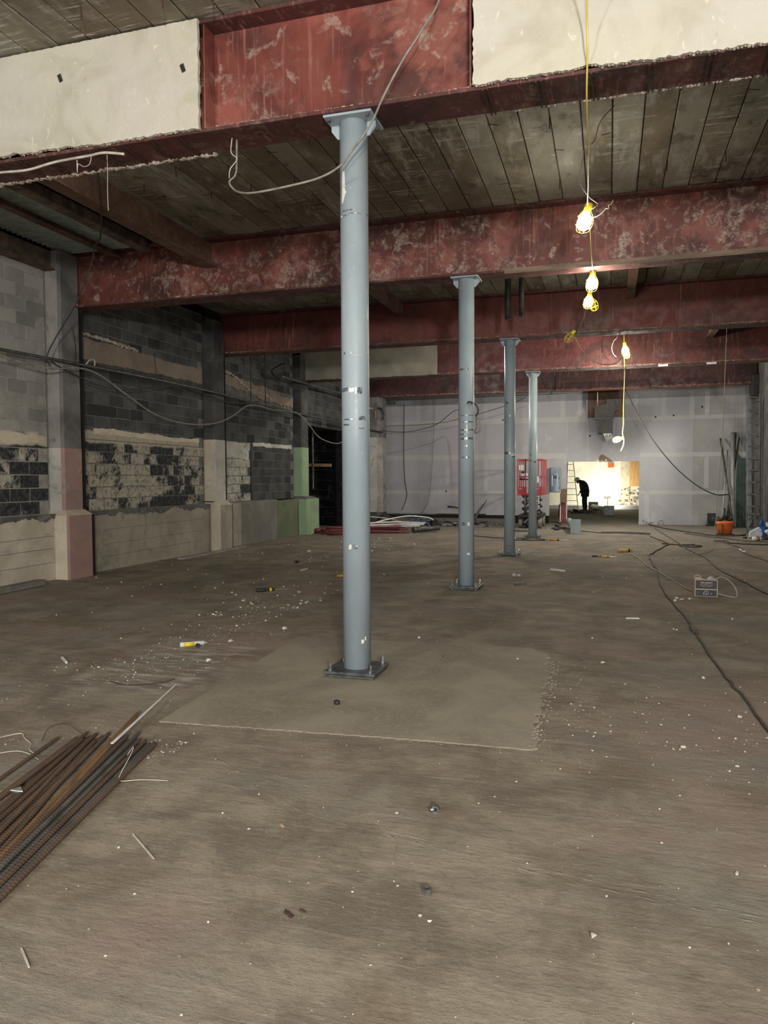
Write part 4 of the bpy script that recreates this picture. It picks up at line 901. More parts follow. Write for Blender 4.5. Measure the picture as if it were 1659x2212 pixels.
# platform
MB().cbox(-.375, .37, -.04, 1.6, 1.02, 1.06, .006).build('platform_floor', M['red'], e)
tp = MB().cbox(-.385, -.10, -.06, -.03, 1.02, 1.28, .004).build('toe_panel', M['red'], e); tq = MB().cbox(.10, .36, -.06, -.03, 1.02, 1.28, .004).build('toe_panel', M['red'], e)
for x in (-.37, -.13, .15, .25, .36): MB().obox((x, -.04, 1.06), (x, -.04, 2.12), .03, .03).build('rail_post', M['red'], e)
for x in (-.37, .36):
    for y in (.5, 1.05, 1.58): MB().obox((x, y, 1.06), (x, y, 2.12), .03, .03).build('rail_post', M['red'], e)
for z in (1.60, 2.12):
    MB().obox((-.385, -.04, z), (.375, -.04, z), .035, .035).build('guard_rail', M['red'], e)
    MB().obox((-.385, 1.58, z), (.375, 1.58, z), .035, .035).build('guard_rail', M['red'], e)
    for x in (-.37, .36): MB().obox((x, -.04, z), (x, 1.58, z), .035, .035).build('guard_rail', M['red'], e)
MB().cbox(.055, .125, -.07, -.045, .52, 2.10, .004).build('mast', M['red'], e)
MB().box(.07, .115, -.075, -.07, 1.05, 1.16).build('mast_slot', M['blacksteel'], e)
for z in (1.02, .87, .72):
    pq = MB().prism([(.20, z-.15), (.29, z-.10), (.29, z+.0), (.20, z-.04)], -.09, -.07, 'y').build('ladder_plate', M['white'], e)
    MB().prism([(.225, z-.115), (.265, z-.09), (.265, z-.03), (.225, z-.05)], -.094, -.09, 'y').build('step_opening', M['blacksteel'], pq)
MB().cbox(.14, .27, -.11, -.05, 1.40, 1.60, .01).cbox(.14, .20, -.10, -.05, 1.60, 1.74, .01).build('manual_box', M['white'], e)
MB().lathe([(.10, 0), (.13, .02), (.125, .17), (.12, .18)], (-.20, .1, 1.52), 16).build('hanging_bucket', M['whitebag'], e, True)
MB().lathe([(.131, -.01), (.14, .03)], (-.20, .1, 1.50), 16).build('bucket_band', M['blacksteel'], e)
MB().cbox(-.33, -.29, -.07, -.05, 1.80, 1.95, .003).cbox(-.27, -.19, -.07, -.05, 1.78, 1.96, .01).build('control_label', M['white'], e)
MB().obox((-.14, -.05, 1.72), (-.14, -.05, 2.14), .05, .03).cbox(-.27, -.17, -.03, .05, 1.70, 1.76, .01).build('control_lever', M['blacksteel'], e)
MB().cbox(.27, .34, .2, .5, 1.30, 1.62, .01).build('grey_case', M['whitebag'], e)
def text_mesh(s, size, mat, name, parent, loc, rot=(math.pi/2, 0, 0), ext=.001, sx=1.0, ax='CENTER'):
    cu = bpy.data.curves.new(name, 'FONT'); cu.body = s; cu.size = size; cu.extrude = ext; cu.align_x = ax; cu.align_y = 'CENTER'; cu.offset = size*.02
    tmp = bpy.data.objects.new(name+'_src', cu); COL.objects.link(tmp)
    dg = bpy.context.evaluated_depsgraph_get(); me = bpy.data.meshes.new_from_object(tmp.evaluated_get(dg))
    bpy.data.objects.remove(tmp); me.materials.clear(); me.materials.append(mat)
    return inst(name, me, loc, parent, rot, (sx, 1, 1))
text_mesh('S', .09, M['white'], 'lettering', e, (.09, -.076, 1.98)); text_mesh('S', .09, M['white'], 'lettering', e, (.09, -.076, 1.68)); text_mesh('C', .09, M['white'], 'lettering', e, (.09, -.076, .82))
text_mesh('MEC', .06, M['boxink'], 'lettering', tp, (-.28, -.062, 1.22)); text_mesh('MEC', .06, M['boxink'], 'lettering', tq, (.22, -.062, 1.22))

# ---- stuff in front of and inside the opening
e = empty('steel_box_section', (1.03, 15.9, 0), 0, 'upright blue-grey steel plate box in front of the opening', 'steel')
MB().cbox(-.14, .14, 0, .03, 0, .40, .004).build('end_plate', M['column'], e)
MB().lathe([(.11, .03), (.11, 2.6)], (0, 0, .20), 20, (-.12, 1, 0)).build('pipe', M['column'], e, True)
e = empty('lying_column', (1.93, 26.8, 0), 0, 'pipe column lying on the floor with a square flange towards us', 'column')
MB().cbox(-.22, .20, 0, .02, 0, .40, .005).build('flange', M['steelplate'], e)
MB().lathe([(.12, .02), (.12, 4.3)], (-.05, 0, .20), 18, (-.16, 1, 0)).build('pipe', M['column'], e, True)
MB().cbox(-.94, -.5, 4.30, 4.32, 0, .42, .005).build('flange', M['steelplate'], e)
def rung_ladder(name, x0, x1, y, h, tx, ty, matr, label, n, rail=(.03, .07), z0=0, rr=.016, rungmat=None):
    e = empty(name, (0, y, z0), 0, label, 'ladder')
    for a, t_ in ((x0, tx[0]), (x1, tx[1])): MB().obox((a, 0, 0), (a+t_, ty, h), rail[1], rail[0], (1, 0, 0)).build('rail', matr, e)
    for k in range(n):
        f = (k+.7)/n
        MB().obox((x0+tx[0]*f, ty*f, h*f), (x1+tx[1]*f, ty*f, h*f), .05, .022).build('rung', rungmat or matr, e)
    return e
rung_ladder('step_ladder', .0, .55, 30.6, 2.55, (.04, -.28), .3, M['ladderorange'], 'orange-brown step ladder standing left inside the lit room', 9)
# worker
def skin_body(name, verts, edges, radii, root, mat, parent=None, sub=2):
    me = bpy.data.meshes.new(name); me.from_pydata(verts, edges, []); me.materials.append(mat)
    o = inst(name, me, parent=parent)
    md = o.modifiers.new('skin', 'SKIN'); md.use_smooth_shade = True; md.use_x_symmetry = False
    for i, v in enumerate(me.skin_vertices[0].data):
        r_ = radii[i]; v.radius = r_ if isinstance(r_, tuple) else (r_, r_); v.use_root = (i == root)
    s_ = o.modifiers.new('sub', 'SUBSURF'); s_.levels = 1; s_.render_levels = sub
    return o
e = empty('person', (.80, 30.0, 0), 0, 'person in dark work clothes and white helmet bending over beside the ladder', 'person')
V = [(.06, 0, .93), (.05, 0, 1.10), (-.02, 0, 1.27), (-.12, 0, 1.40), (-.20, -.02, 1.42), (-.27, -.03, 1.42),          # pelvis, waist, chest, shoulders, neck, head
     (.05, -.10, .88), (.01, -.12, .49), (.03, -.12, .09), (-.09, -.13, .04),
     (.08, .10, .88), (.07, .13, .49), (.12, .13, .09), (.00, .14, .04),
     (-.06, -.20, 1.36), (-.04, -.25, 1.10), (-.12, -.20, .93), (-.17, -.17, .86),
     (-.06, .20, 1.36), (-.03, .25, 1.10), (-.11, .20, .94), (-.16, .17, .88)]
E_ = [(0,1),(1,2),(2,3),(3,4),(4,5),(0,6),(6,7),(7,8),(8,9),(0,10),(10,11),(11,12),(12,13),(3,14),(14,15),(15,16),(16,17),(3,18),(18,19),(19,20),(20,21)]
rd = [(.16,.15),(.17,.155),(.20,.165),(.18,.14),.06,.075, .105,.075,.055,.045, .105,.075,.055,.045, .095,.07,.05,.035, .095,.07,.05,.035]
skin_body('body', V, E_, rd, 0, M['cloth'], e)
skin_body('trousers', [(.06,0,.90),(.05,-.10,.86),(.01,-.12,.49),(.03,-.12,.13),(.08,.10,.86),(.07,.13,.49),(.12,.13,.13)], [(0,1),(1,2),(2,3),(0,4),(4,5),(5,6)], [.165,.118,.088,.07,.118,.088,.07], 0, M['trousers'], e)
skin_body('jacket', [(.06,0,.86),(.05,0,1.02),(.02,0,1.16),(-.05,0,1.30),(-.13,0,1.40)], [(0,1),(1,2),(2,3),(3,4)], [(.20,.21),(.215,.22),(.225,.22),(.215,.19),(.11,.11)], 0, M['cloth'], e)
MB().lathe([(.02, -.13), (.055, -.12), (.075, -.07), (.085, 0), (.08, .05), (.05, .09)], (-.27, -.03, 1.42), 16, (-.35, 0, .94)).build('head', M['skin'], e, True)
MB().lathe([(.155, .0), (.155, .012), (.125, .02), (.12, .06), (.10, .105), (.06, .135), (.01, .145)], (-.275, -.03, 1.44), 18, (-.45, 0, .9)).build('helmet', M['hat'], e, True)
for sy, hx, hz in ((-.17, -.18, .83), (.17, -.17, .85)):
    h = skin_body('hand', [(hx, sy, hz), (hx-.05, sy, hz-.05), (hx-.09, sy-.03, hz-.09), (hx-.10, sy-.01, hz-.10), (hx-.10, sy+.01, hz-.10), (hx-.09, sy+.03, hz-.09), (hx-.04, sy+.045, hz-.04)],
                  [(0,1),(1,2),(1,3),(1,4),(1,5),(0,6)], [.03,.03,.010,.010,.010,.009,.010], 0, M['skin'], e, 1)
for x, y, sx in ((-.04, -.13, 1), (.05, .14, 1)): MB().cbox(x-.12, x+.13, y-.05, y+.05, 0, .09, .025).build('boot', M['blacksteel'], e)
# clutter on the floor by the worker
def heap(name, cx, cy, n, rx, ry, rz, rmax, mat, label, cat='debris', sq=(1, .8, .5), kind='stuff'):
    q = MB()
    for _ in range(n):
        a = R.uniform(0, 6.28); t = R.random()**.6; q.rock((cx+rx*t*math.cos(a), cy+ry*t*math.sin(a), max(.01, rz*(1-t)*R.random())), R.uniform(rmax*.35, rmax), sq)
    return add(name, q, mat, label, cat, kind=kind)
heap('scrap_heap', .55, 28.4, 26, .45, .4, .25, .13, M['blacksteel'], 'dark heap of scrap and tools at the feet of the bending worker')
heap('scrap_heap', 1.12, 28.6, 14, .22, .25, .2, .13, M['rustbeam'], 'brown lumpy sacks right of the bending worker')
heap('scrap_heap', .45, 17.6, 18, .22, .5, .28, .10, M['blacksteel'], 'black junk pile beside the red lift and the steel box')
add('plastic_sheet', MB().cbox(.0, .7, 26.9, 27.1, .30, .36, .02), M['white'], 'white wrapped bundle behind the steel box', 'bundle')
# work flood lamp in the back room
e = empty('flood_lamp', (1.85, 32.1, 0), 0, 'blazing flood lamp low against the lit back wall', 'lamp')
MB().cbox(-.16, .16, -.05, .06, .55, .80, .01).build('housing', M['blacksteel'], e); MB().box(-.14, .14, .06, .065, .57, .78).build('lens', M['flood'], e)
MB().tube([(0, 0, .55), (0, 0, 0)], .015, 6, 1).tube([(-.2, -.1, 0.01), (.2, .1, .01)], .012, 6, 1).build('stand', M['blacksteel'], e, True)

# ---- debris and pipe pile at left rear
heap('rubble_heap', -4.0, 18.9, 130, 1.6, .45, .30, .10, M['conc_dark'], 'dark rubble heap along the foot of the far drywall')
heap('rubble_heap', -2.3, 18.6, 90, 1.1, .5, .32, .14, M['conc_grey'], 'grey rubble pile between the second and third columns')
for i, (pts, lab) in enumerate((([(-3.2, 18.9, .62), (-2.9, 18.8, .60), (-2.6, 18.8, .50), (-2.3, 18.7, .34), (-2.2, 18.6, .25)], 'curled metal strip arching off the rubble pile'), ([(-2.25, 18.7, .25), (-2.1, 18.8, .55), (-1.9, 18.9, .85)], 'pointed metal strip standing up from the rubble pile'), ([(-2.3, 18.7, .2), (-2.15, 18.8, .5), (-2.02, 18.8, .70)], 'shorter metal strip leaning beside the pointed one'))):
    add('metal_strip', MB().tube(pts, lambda t: .035*(1-.8*t)+.004, 5, 4), M['steelplate'], lab, 'strip', smooth_=True)
def pipes(n, a, b_, spread, r_, mat, label, group, z=.02, layers=3):
    for i in range(n):
        a2 = (a[0]+R.uniform(-spread, spread), a[1]+R.uniform(-spread, spread), z+(i % layers)*r_*2.1); b2 = (b_[0]+R.uniform(-spread, spread), b_[1]+R.uniform(-spread, spread), z+(i % layers)*r_*2.1)
        mid = ((a2[0]+b2[0])/2+R.uniform(-.1, .1), (a2[1]+b2[1])/2+R.uniform(-.1, .1), a2[2]+R.uniform(0, .05))
        add('pipe_length', MB().tube([a2, mid, b2], r_, 6, 5), M[mat], label, 'pipe', group, True)
pipes(8, (-6.0, 14.3), (-3.9, 15.6), .28, .030, 'redpipe', 'dull red sprinkler pipe in the tangled pile at the wall foot', 'red pipes in the pile', .03, 3)
pipes(4, (-5.4, 13.7), (-3.6, 14.9), .15, .018, 'redpipe', 'thin dull red tube lying at the near edge of the pile', 'thin red tubes in the pile', .02, 2)
add('pipe_coupling', MB().lathe([(.06, 0), (.075, .02), (.075, .14), (.06, .16)], (-6.12, 14.35, .08), 12, (.9, .5, 0)), M['redpipe'], 'rusty red pipe coupling at the left end of the red pipes', 'fitting', smooth_=True)
pipes(5, (-5.0, 14.9), (-3.35, 15.9), .14, .022, 'white', 'white tube lying on top of the pile behind nearest column', 'white tubes on the pile', .16, 3)
cable('conduit_arc', [(-4.7, 15.2, .25), (-4.3, 15.6, .36), (-3.8, 16.0, .44), (-3.3, 16.4, .38), (-3.15, 16.5, .30)], .02, 'white', 'white conduit arching over the pile', 'hose')
cable('conduit_arc', [(-5.4, 15.4, .38), (-4.9, 15.7, .42), (-4.4, 15.9, .36), (-4.0, 16.0, .26)], .018, 'cablewhite', 'paler conduit arching low behind nearest column', 'hose')
cable('blue_hose', [(-4.4, 16.2, .06), (-3.9, 16.3, .22), (-3.4, 16.4, .22), (-3.2, 16.4, .06)], .055, 'bluehose', 'dark blue hose inside the pile of tubes', 'hose')
cable('pink_hose', [(-4.3, 15.6, .2), (-3.8, 15.8, .24), (-3.4, 16.0, .22)], .02, 'pinkhose', 'salmon pink tube in the pile', 'hose')
add('drain_pipe', MB().lathe([(.075, 0), (.075, .9)], (-3.42, 15.2, .09), 14, (.62, .75, .02)).lathe([(.085, -.02), (.085, .05)], (-3.42, 15.2, .09), 14, (.62, .75, .02)), M['conduit'], 'dark grey drain pipe at the right end of the pile', 'pipe', smooth_=True)
add('black_bag', MB().rock((-3.25, 16.9, .17), .20, (.7, .5, 1)).rock((-3.15, 17.0, .14), .16, (1, .6, 1)), M['blacksteel'], 'black bundle standing at the right of the pile', 'bag')
add('black_bag', MB().rock((-5.15, 18.0, .2), .24, (1, .6, .9)).rock((-5.35, 17.9, .1), .18), M['blacksteel'], 'black lumpy bag at the foot of the far corner pilaster', 'bag')
add('metal_strip', MB().obox((-4.6, 17.0, .24), (-2.6, 18.2, .20), .04, .02), M['galv'], 'long shiny metal strip lying in front of the curb', 'strip')
add('loose_board', MB().obox((-6.05, 7.2, .02), (-6.08, 9.9, .02), .14, .03), M['conc_light'], 'flat grey board along the foot of the middle plinth', 'board')
add('loose_board', MB().obox((-6.05, 2.3, .05), (-6.13, 3.55, .05), .14, .08), M['plinthC'], 'grey timber lying at the foot of the near plinth', 'board')

# ---- right side
rung_ladder('extension_ladder', 5.62, 5.92, 17.35, 3.7, (-.05, -.02), .12, M['alu'], 'front aluminium extension ladder upright at the right wall', 11, (.03, .08), .15, rungmat=M['conduit'])
rung_ladder('extension_ladder', 5.73, 6.00, 17.75, 3.75, (-.05, -.02), .12, M['alu'], 'middle aluminium ladder behind the front one at the right wall', 11, (.03, .08), .15, rungmat=M['conduit'])
rung_ladder('extension_ladder', 5.84, 6.08, 18.15, 3.65, (-.05, -.02), .12, M['alu'], 'rear aluminium ladder nearest the dark corner at right', 11, (.03, .08), .15, rungmat=M['conduit'])
for k in range(6): 
    pass
for i, (x0, z0, x1, z1, r_, mt, lab) in enumerate((
    (5.50, .03, 5.29, 2.77, .030, 'conduit', 'thin dark pipe leaning left against the drywall at right'),
    (5.20, .03, 5.50, 2.4, .022, 'pvc', 'thin pale pipe slanting behind the orange bucket'),
    (5.53, .03, 5.64, 2.95, .060, 'pvc', 'thickest pale grey pipe leaning by the green sheet'),
    (5.42, .03, 5.72, 2.94, .035, 'conduit', 'tall narrow grey pipe leaning right of the thick pipe'),
    (5.36, .03, 5.82, 2.78, .030, 'conduit', 'slanting dark pipe ending right of the tall ones'))):
    add('leaning_pipe', MB().tube([(x0, 19.0+.15*i, z0), (x1, 20.38-.02*i, z1)], r_, 10, 1), M[mt], lab, 'pipe', smooth_=True)
vs = []
add('green_sheet', MB().prism([(5.66, .02), (5.93, .02), (5.90, 2.13), (5.67, 2.12), (5.64, 1.2)][::1], 19.55, 19.62, 'y'), M['greensheet'], 'tall dull green sheet standing in the right corner', 'sheet')
e = empty('bucket', (4.90, 16.3, 0), 0, 'orange plastic bucket with black tools on a black base', 'bucket')
MB().lathe([(.165, .03), (.20, .22), (.215, .27), (.23, .30), (.235, .355), (.22, .36), (.205, .34), (.16, .05)], n=24).build('tub', M['orange'], e, True)
MB().lathe([(.22, 0), (.23, .03), (.16, .035)], n=20).build('base_ring', M['blacksteel'], e)
MB().tube([(-.14, -.10, .36), (-.10, -.22, .30), (-.08, -.21, .15), (-.10, -.19, .04)], .012, 6).build('hanging_cord', M['cabledark'], e, True)
add('power_tool', MB().rock((4.80, 16.25, .42), .09).rock((4.93, 16.3, .46), .11, (1.2, .8, .8)).rock((5.02, 16.32, .42), .09).tube([(4.88, 16.3, .5), (4.89, 16.3, .66), (4.87, 16.3, .72)], .02, 6), M['blacksteel'], 'black power tool lying in the orange bucket', 'tool')
e = empty('black_case', (5.05, 20.25, 0), 0, 'small black case standing against the drywall', 'case')
MB().cbox(-.12, .12, 0, .14, .04, .40, .01).build('body', M['blacksteel'], e); MB().cbox(-.17, .13, -.08, .14, 0, .04, .01).build('base', M['blacksteel'], e)
MB().lathe([(.02, 0), (.015, .01)], (.02, -.001, .25), 10, (0, -1, 0)).build('knob', M['galv'], e)
e = empty('cement_bag', (5.66, 15.6, 0), 0, 'crumpled blue and white bags heaped at the right edge', 'bag')
MB().prism([(-.28, 0), (.0, 0), (.02, .16), (-.05, .26), (-.26, .14)], -.1, .12, 'y').build('white_panel', M['whitebag'], e)
MB().rock((.05, .0, .18), .17, (1, .6, .9)).rock((.02, .05, .32), .12, (.5, .5, 1.3)).rock((.30, .0, .12), .14).build('blue_part', M['bluebag'], e)
MB().rock((.16, -.1, .14), .13, (1.1, .4, .7)).build('clear_part', M['whitebag'], e)
heap('dark_rags', 5.55, 15.0, 26, .45, .35, .12, .10, M['blacksteel'], 'dark rags and cord heap in front of the blue bags')
e = empty('paint_can', (5.36, 14.45, .05), .35, 'small pinkish white can lying on its side before the dark rags', 'can')
MB().lathe([(.045, -.10), (.05, -.09), (.05, .09), (.045, .10)], n=16, axis=(1, 0, 0)).build('can_body', M['white'], e, True)
MB().lathe([(.0505, -.03), (.0505, .06)], n=16, axis=(1, 0, 0)).build('can_label', M['pinkhose'], e, True)
add('white_cup', MB().lathe([(.03, 0), (.04, .10)], (5.75, 15.3, .30), 12), M['white'], 'small white cup near the blue bags', 'cup')
for x0, y0 in ((5.6, 17.15),):
    e = empty('metal_stool', (x0, y0, 0), 0, 'low dark metal stand under the ladders', 'stand')
    for dx in (0, .3):
        for dy in (0, .12): MB().obox((dx, dy, 0), (dx, dy, .55), .03, .03).build('leg', M['alu'], e)
    MB().cbox(-.03, .33, -.03, .15, .50, .56, .005).build('top', M['conduit'], e)

# ---- cords on the floor
fz = .008
def fcord(pts, r_, mat, label):
    P = smooth([(x, y, 0) for x, y in pts], 5)
    return cable('floor_cable', [(p.x+R.uniform(-.012, .012), p.y+R.uniform(-.03, .03), r_+.002) for p in P], r_, mat, label, 'cord', sub=3)
fcord([(2.36, 10.7), (2.34, 10.369), (2.465, 9.405), (2.571, 8.117), (2.684, 7.475), (2.80, 6.6), (2.904, 5.867), (2.96, 5.5), (3.0, 5.3)], .009, 'tan_cord', 'tan cord running from the yellow tool to the cardboard box')
fcord([(2.684, 7.475), (2.633, 6.044), (2.665, 4.333), (2.739, 2.997), (2.743, 2.44), (2.778, .772), (2.822, .187), (2.85, -.624), (2.95, -1.5)], .009, 'floorcord', 'dusty black cord running toward the viewer at right')
fcord([(2.69, 7.5), (2.671, 8.885), (2.70, 10.172), (3.15, 12.39), (3.24, 13.024), (2.97, 15.113), (2.9, 15.9), (2.2, 16.3), (1.73, 16.204), (1.15, 16.9)], .012, 'floorcord', 'dusty black cord zigzagging back to the steel box')
fcord([(3.25, 18.6), (3.357, 16.036), (3.497, 13.092), (3.553, 11.368), (3.684, 9.964), (3.69, 7.857), (3.805, 6.604), (3.925, 5.245), (4.05, 4.2)], .012, 'floorcord', 'black cord crossing the floor behind the cardboard box to the right edge')
fcord([(3.0, 22.5), (3.196, 20.2), (3.679, 17.989), (4.187, 16.753), (4.6, 15.75), (5.2, 15.9), (5.4, 16.3)], .02, 'floorcord', 'thick black hose from the opening to the orange bucket')
fcord([(3.9, 16.6), (4.4, 15.4), (4.775, 14.9), (5.064, 14.2), (5.521, 13.958), (6.0, 13.2)], .012, 'floorcord', 'thin black cord sweeping to the right wall')
fcord([(4.35, 13.95), (4.62, 13.9), (4.60, 13.5), (4.9, 13.2), (5.4, 13.1), (5.9, 12.9)], .018, 'floorcord', 'short thick black cable at the far right floor')
fcord([(4.5, 13.9), (4.56, 13.0), (4.645, 12.396), (4.539, 11.4), (4.613, 10.281), (4.70, 9.5), (4.70, 8.3)], .012, 'floorcord', 'black cord with a plug leading down the right floor')
fcord([(3.1, 12.9), (3.4, 12.75), (3.65, 12.7), (3.9, 12.5), (3.75, 12.2), (3.45, 12.35), (3.5, 12.6), (3.8, 12.85)], .014, 'floorcord', 'small coiled black cord lying mid floor at right')
fcord([(1.7, 16.5), (2.1, 16.6), (2.6, 16.5), (3.0, 16.2), (2.7, 16.0), (2.2, 16.25), (1.8, 16.4)], .014, 'floorcord', 'flat coil of black cord in front of the opening')
fcord([(-.6, 13.3), (-.2, 13.15), (.1, 13.2), (.3, 13.6), (.1, 13.9), (-.2, 13.7), (.05, 13.3), (.35, 13.2)], .016, 'floorcord', 'tangled black cord at the foot of the farthest column')
fcord([(-1.6, 14.4), (-1.0, 13.9), (-.6, 13.7), (-.2, 13.9)], .012, 'floorcord', 'black cord between third and farthest columns')
fcord([(-1.0, 17.2), (-.8, 16.6), (-.4, 16.4), (-.2, 16.9)], .018, 'floorcord', 'black hose on the floor in front of the lift')
add('cord_plug', MB().cbox(2.715, 2.765, 2.35, 2.62, .0, .035, .008), M['cabledark'], 'black cord connector on the dusty cord at right', 'plug')
add('cord_plug', MB().cbox(4.53, 4.62, 11.3, 11.6, .0, .05, .01), M['galv'], 'grey plug on the cord at the right edge of the floor', 'plug')

# ---- small tools
def driver(x, y, ang, hl, hr, matn, label, bl=.14, name='screwdriver', black=True):
    e = empty(name, (x, y, hr+.001), ang, label, 'tool')
    MB().lathe([(hr*.7, 0), (hr, .01), (hr, hl*.45), (hr*.8, hl*.6), (hr, hl*.9), (hr*.6, hl)], n=10, axis=(1, 0, 0)).build('handle', M[matn], e, True)
    MB().lathe([(hr*1.03, hl*.72), (hr*1.03, hl*.84)], n=10, axis=(1, 0, 0)).build('ring', M['yellow' if black else 'blacksteel'], e, True)
    MB().obox((hl, 0, 0), (hl+bl, 0, 0), .016, .006).build('blade', M['galv'], e)
    return e
driver(-2.74, 3.75, .6, .26, .024, 'blacksteel', 'black handled chisel with yellow ring left of nearest column', .20, 'chisel')
driver(-2.20, 5.50, .3, .22, .022, 'amber', 'yellow handled tool half hidden behind the nearest column', .05, 'chisel', False)
driver(2.09, 10.75, .2, .30, .034, 'amber', 'yellow and black handled tool lying on the mid floor', .16, 'chisel', False)
driver(1.60, 9.64, 0, .17, .016, 'blacksteel', 'black handled tool left of the cord end', .02, 'screwdriver')
driver(1.80, 9.60, -.1, .13, .018, 'yellow', 'short yellow handled tool beside the black one', .12, 'screwdriver', False)
driver(.30, 13.3, .1, .16, .022, 'blacksteel', 'black tool on the floor right of the farthest column', .05, 'screwdriver')
driver(.48, 13.35, .1, .30, .025, 'amber', 'amber handled screwdriver right of the farthest column', .22, 'screwdriver', False)
e = empty('caulk_tube', (-1.89, .46, .02), .72, 'white and yellow sealant tube lying on the left floor', 'tube')
MB().lathe([(.021, 0), (.021, .22), (.008, .225), (.006, .25)], n=14, axis=(1, 0, 0)).build('tube_body', M['white'], e, True)
MB().lathe([(.0215, .03), (.0215, .13)], (0, -.001, -.001), 14, (1, 0, 0)).build('yellow_label', M['yellow'], e, True)
add('tube_cap', MB().lathe([(.019, 0), (.019, .03)], (-1.735, .50, .02), 12, (.8, -.5, 0)), M['cabledark'], 'small black cap beside the sealant tube', 'cap')
def stick(p, q_, r_, mat, label, name='wood_stick', cat='stick'): return add(name, MB().obox((p[0], p[1], r_), (q_[0], q_[1], r_+.002), r_*2, r_*2), M[mat], label, cat)
stick((-.075, -2.85), (.139, -3.014), .0027, 'palewire', 'long thin pale stick on the floor right of the rebar')
stick((.056, -3.647), (.154, -3.722), .0027, 'palewire', 'short thin pale stick at the lower left floor')
stick((.98, 7.3), (1.22, 7.1), .012, 'white', 'bent white strip on the mid floor', 'plastic_strip', 'strip')
stick((2.10, 3.0), (2.24, 3.02), .006, 'white', 'small white strip on the floor right of the patch', 'plastic_strip', 'strip')
stick((-2.65, -.20), (-2.48, -.35), .008, 'white', 'small white rod on the left floor near the pale smear', 'plastic_strip', 'strip')
stick((.62, 5.25), (.76, 5.35), .02, 'galv', 'short steel pin near the second column base', 'steel_pin', 'pin')
stick((-.2, 6.3), (-.32, 6.42), .006, 'palewire', 'thin splinter on floor left of second column')
add('debris_lump', MB().rock((.50, 6.25, .03), .05, (1.3, .8, .7)).rock((.57, 6.2, .03), .035), M['clearbag'], 'crumpled shiny plastic scrap beyond the second column base', 'scrap')
add('debris_lump', MB().rock((-.35, 13.2, .06), .06), M['white'], 'white cup-like scrap between second and third columns', 'scrap')
add('debris_lump', MB().rock((-3.6, 7.2, .03), .06, (1.2, .8, .5)), M['cabledark'], 'black block on the floor near the left plinth', 'scrap')
add('debris_lump', MB().rock((-2.9, 8.9, .02), .10, (1.3, .9, .3)).rock((-2.75, 8.7, .02), .08, (1.3, .9, .3)), M['chip'], 'flat pale plaster pieces on floor left of nearest column', 'scrap')
add('debris_lump', MB().rock((-3.05, 6.2, .015), .07, (1.4, .7, .3)), M['cream2'], 'flat pinkish chip on the left floor', 'scrap')
for i, (x, y, lab) in enumerate(((1.15, -2.27, 'steel nut standing on edge on the lower floor, upper one of two'), (1.27, -2.95, 'big steel nut in the lower middle of the floor'), (.534, .70, 'small shiny nut on the concrete patch right of nearest column'))):
    e = empty('hex_nut', (x, y, 0), .5*i, lab, 'nut'); rr = .019 if i != 2 else .016
    q = MB(); n = 6
    V = []
    for z in (0, .022):
        for k in range(6): V.append((rr*math.cos(k*math.pi/3), rr*math.sin(k*math.pi/3), z+.0))
        for k in range(6): V.append((rr*.55*math.cos(k*math.pi/3), rr*.55*math.sin(k*math.pi/3), z))
    Fc = []
    for k in range(6):
        j = (k+1) % 6; Fc += [(k, j, 12+j, 12+k), (6+j, 6+k, 18+k, 18+j), (j, k, 6+k, 6+j), (12+k, 12+j, 18+j, 18+k)]
    if i == 0: V = [(p[0], p[2]-.011, p[1]+rr*.87) for p in V]
    q.add(V, Fc).build('nut_body', M['galv'], e)
    if i == 0: MB().lathe([(.009, 0), (.009, .03)], (0, -.0, .017), 10, (-.7, -.7, 0)).build('bolt_stub', M['galv'], e, True)
e = empty('round_cap', (.132, -.83, 0), 0, 'black round pipe cap on the concrete patch', 'cap')
MB().lathe([(.019, 0), (.021, .03), (.016, .032), (.012, .02)], n=16).build('cap_body', M['blacksteel'], e, True)
add('bark_scrap', MB().rock((.52, -2.60, .006), .014, (1.6, .7, .5)), M['wood'], 'tiny tan wood chip on the floor below the patch', 'scrap')
add('dark_scrap', MB().rock((.83, -3.22, .004), .02, (1.6, .5, .3)).rock((.87, -3.19, .004), .012, (1.4, .5, .4)), M['rustwire'], 'small dark rusty flake on the lower floor', 'scrap')
cable('bent_wire', [(-1.75, -.75, .006), (-1.55, -.80, .006), (-1.35, -.70, .012), (-1.28, -.60, .02)], .004, 'rustwire', 'curved rusty wire on the floor above the rebar', 'wire')

# ---- cardboard box with printed sides
e = empty('cardboard_box', (3.127, 4.86, 0), -.02, 'open black printed cardboard box on the right floor', 'box')
MB().cbox(-.138, .138, 0, .20, .0, .012, .003).build('bottom', M['cardboard'], e)
MB().cbox(-.138, .138, 0, .006, 0, .225, .002).cbox(-.138, .138, .194, .20, 0, .215, .002).cbox(-.138, -.132, .006, .194, 0, .225, .002).cbox(.132, .138, .006, .194, 0, .22, .002).build('walls', M['cardboard'], e)
MB().obox((-.135, .01, .225), (-.20, -.0+.02, .19), .19, .004, (0, 0, 1)) 
MB().cbox(-.135, -.06, .05, .12, .20, .245, .004).build('flap', M['cardboard'], e)
up_ = MB().box(-.127, .127, -.003, -.0005, .105, .215).build('upper_print', M['boxblack'], e)
lo_ = MB().box(-.127, .127, -.003, -.0005, .012, .090).build('lower_print', M['boxblack'], e)
text_mesh('TERA INFINITE', .024, M['boxink'], 'lettering', up_, (0, -.0035, .183), sx=.92)
q = MB()
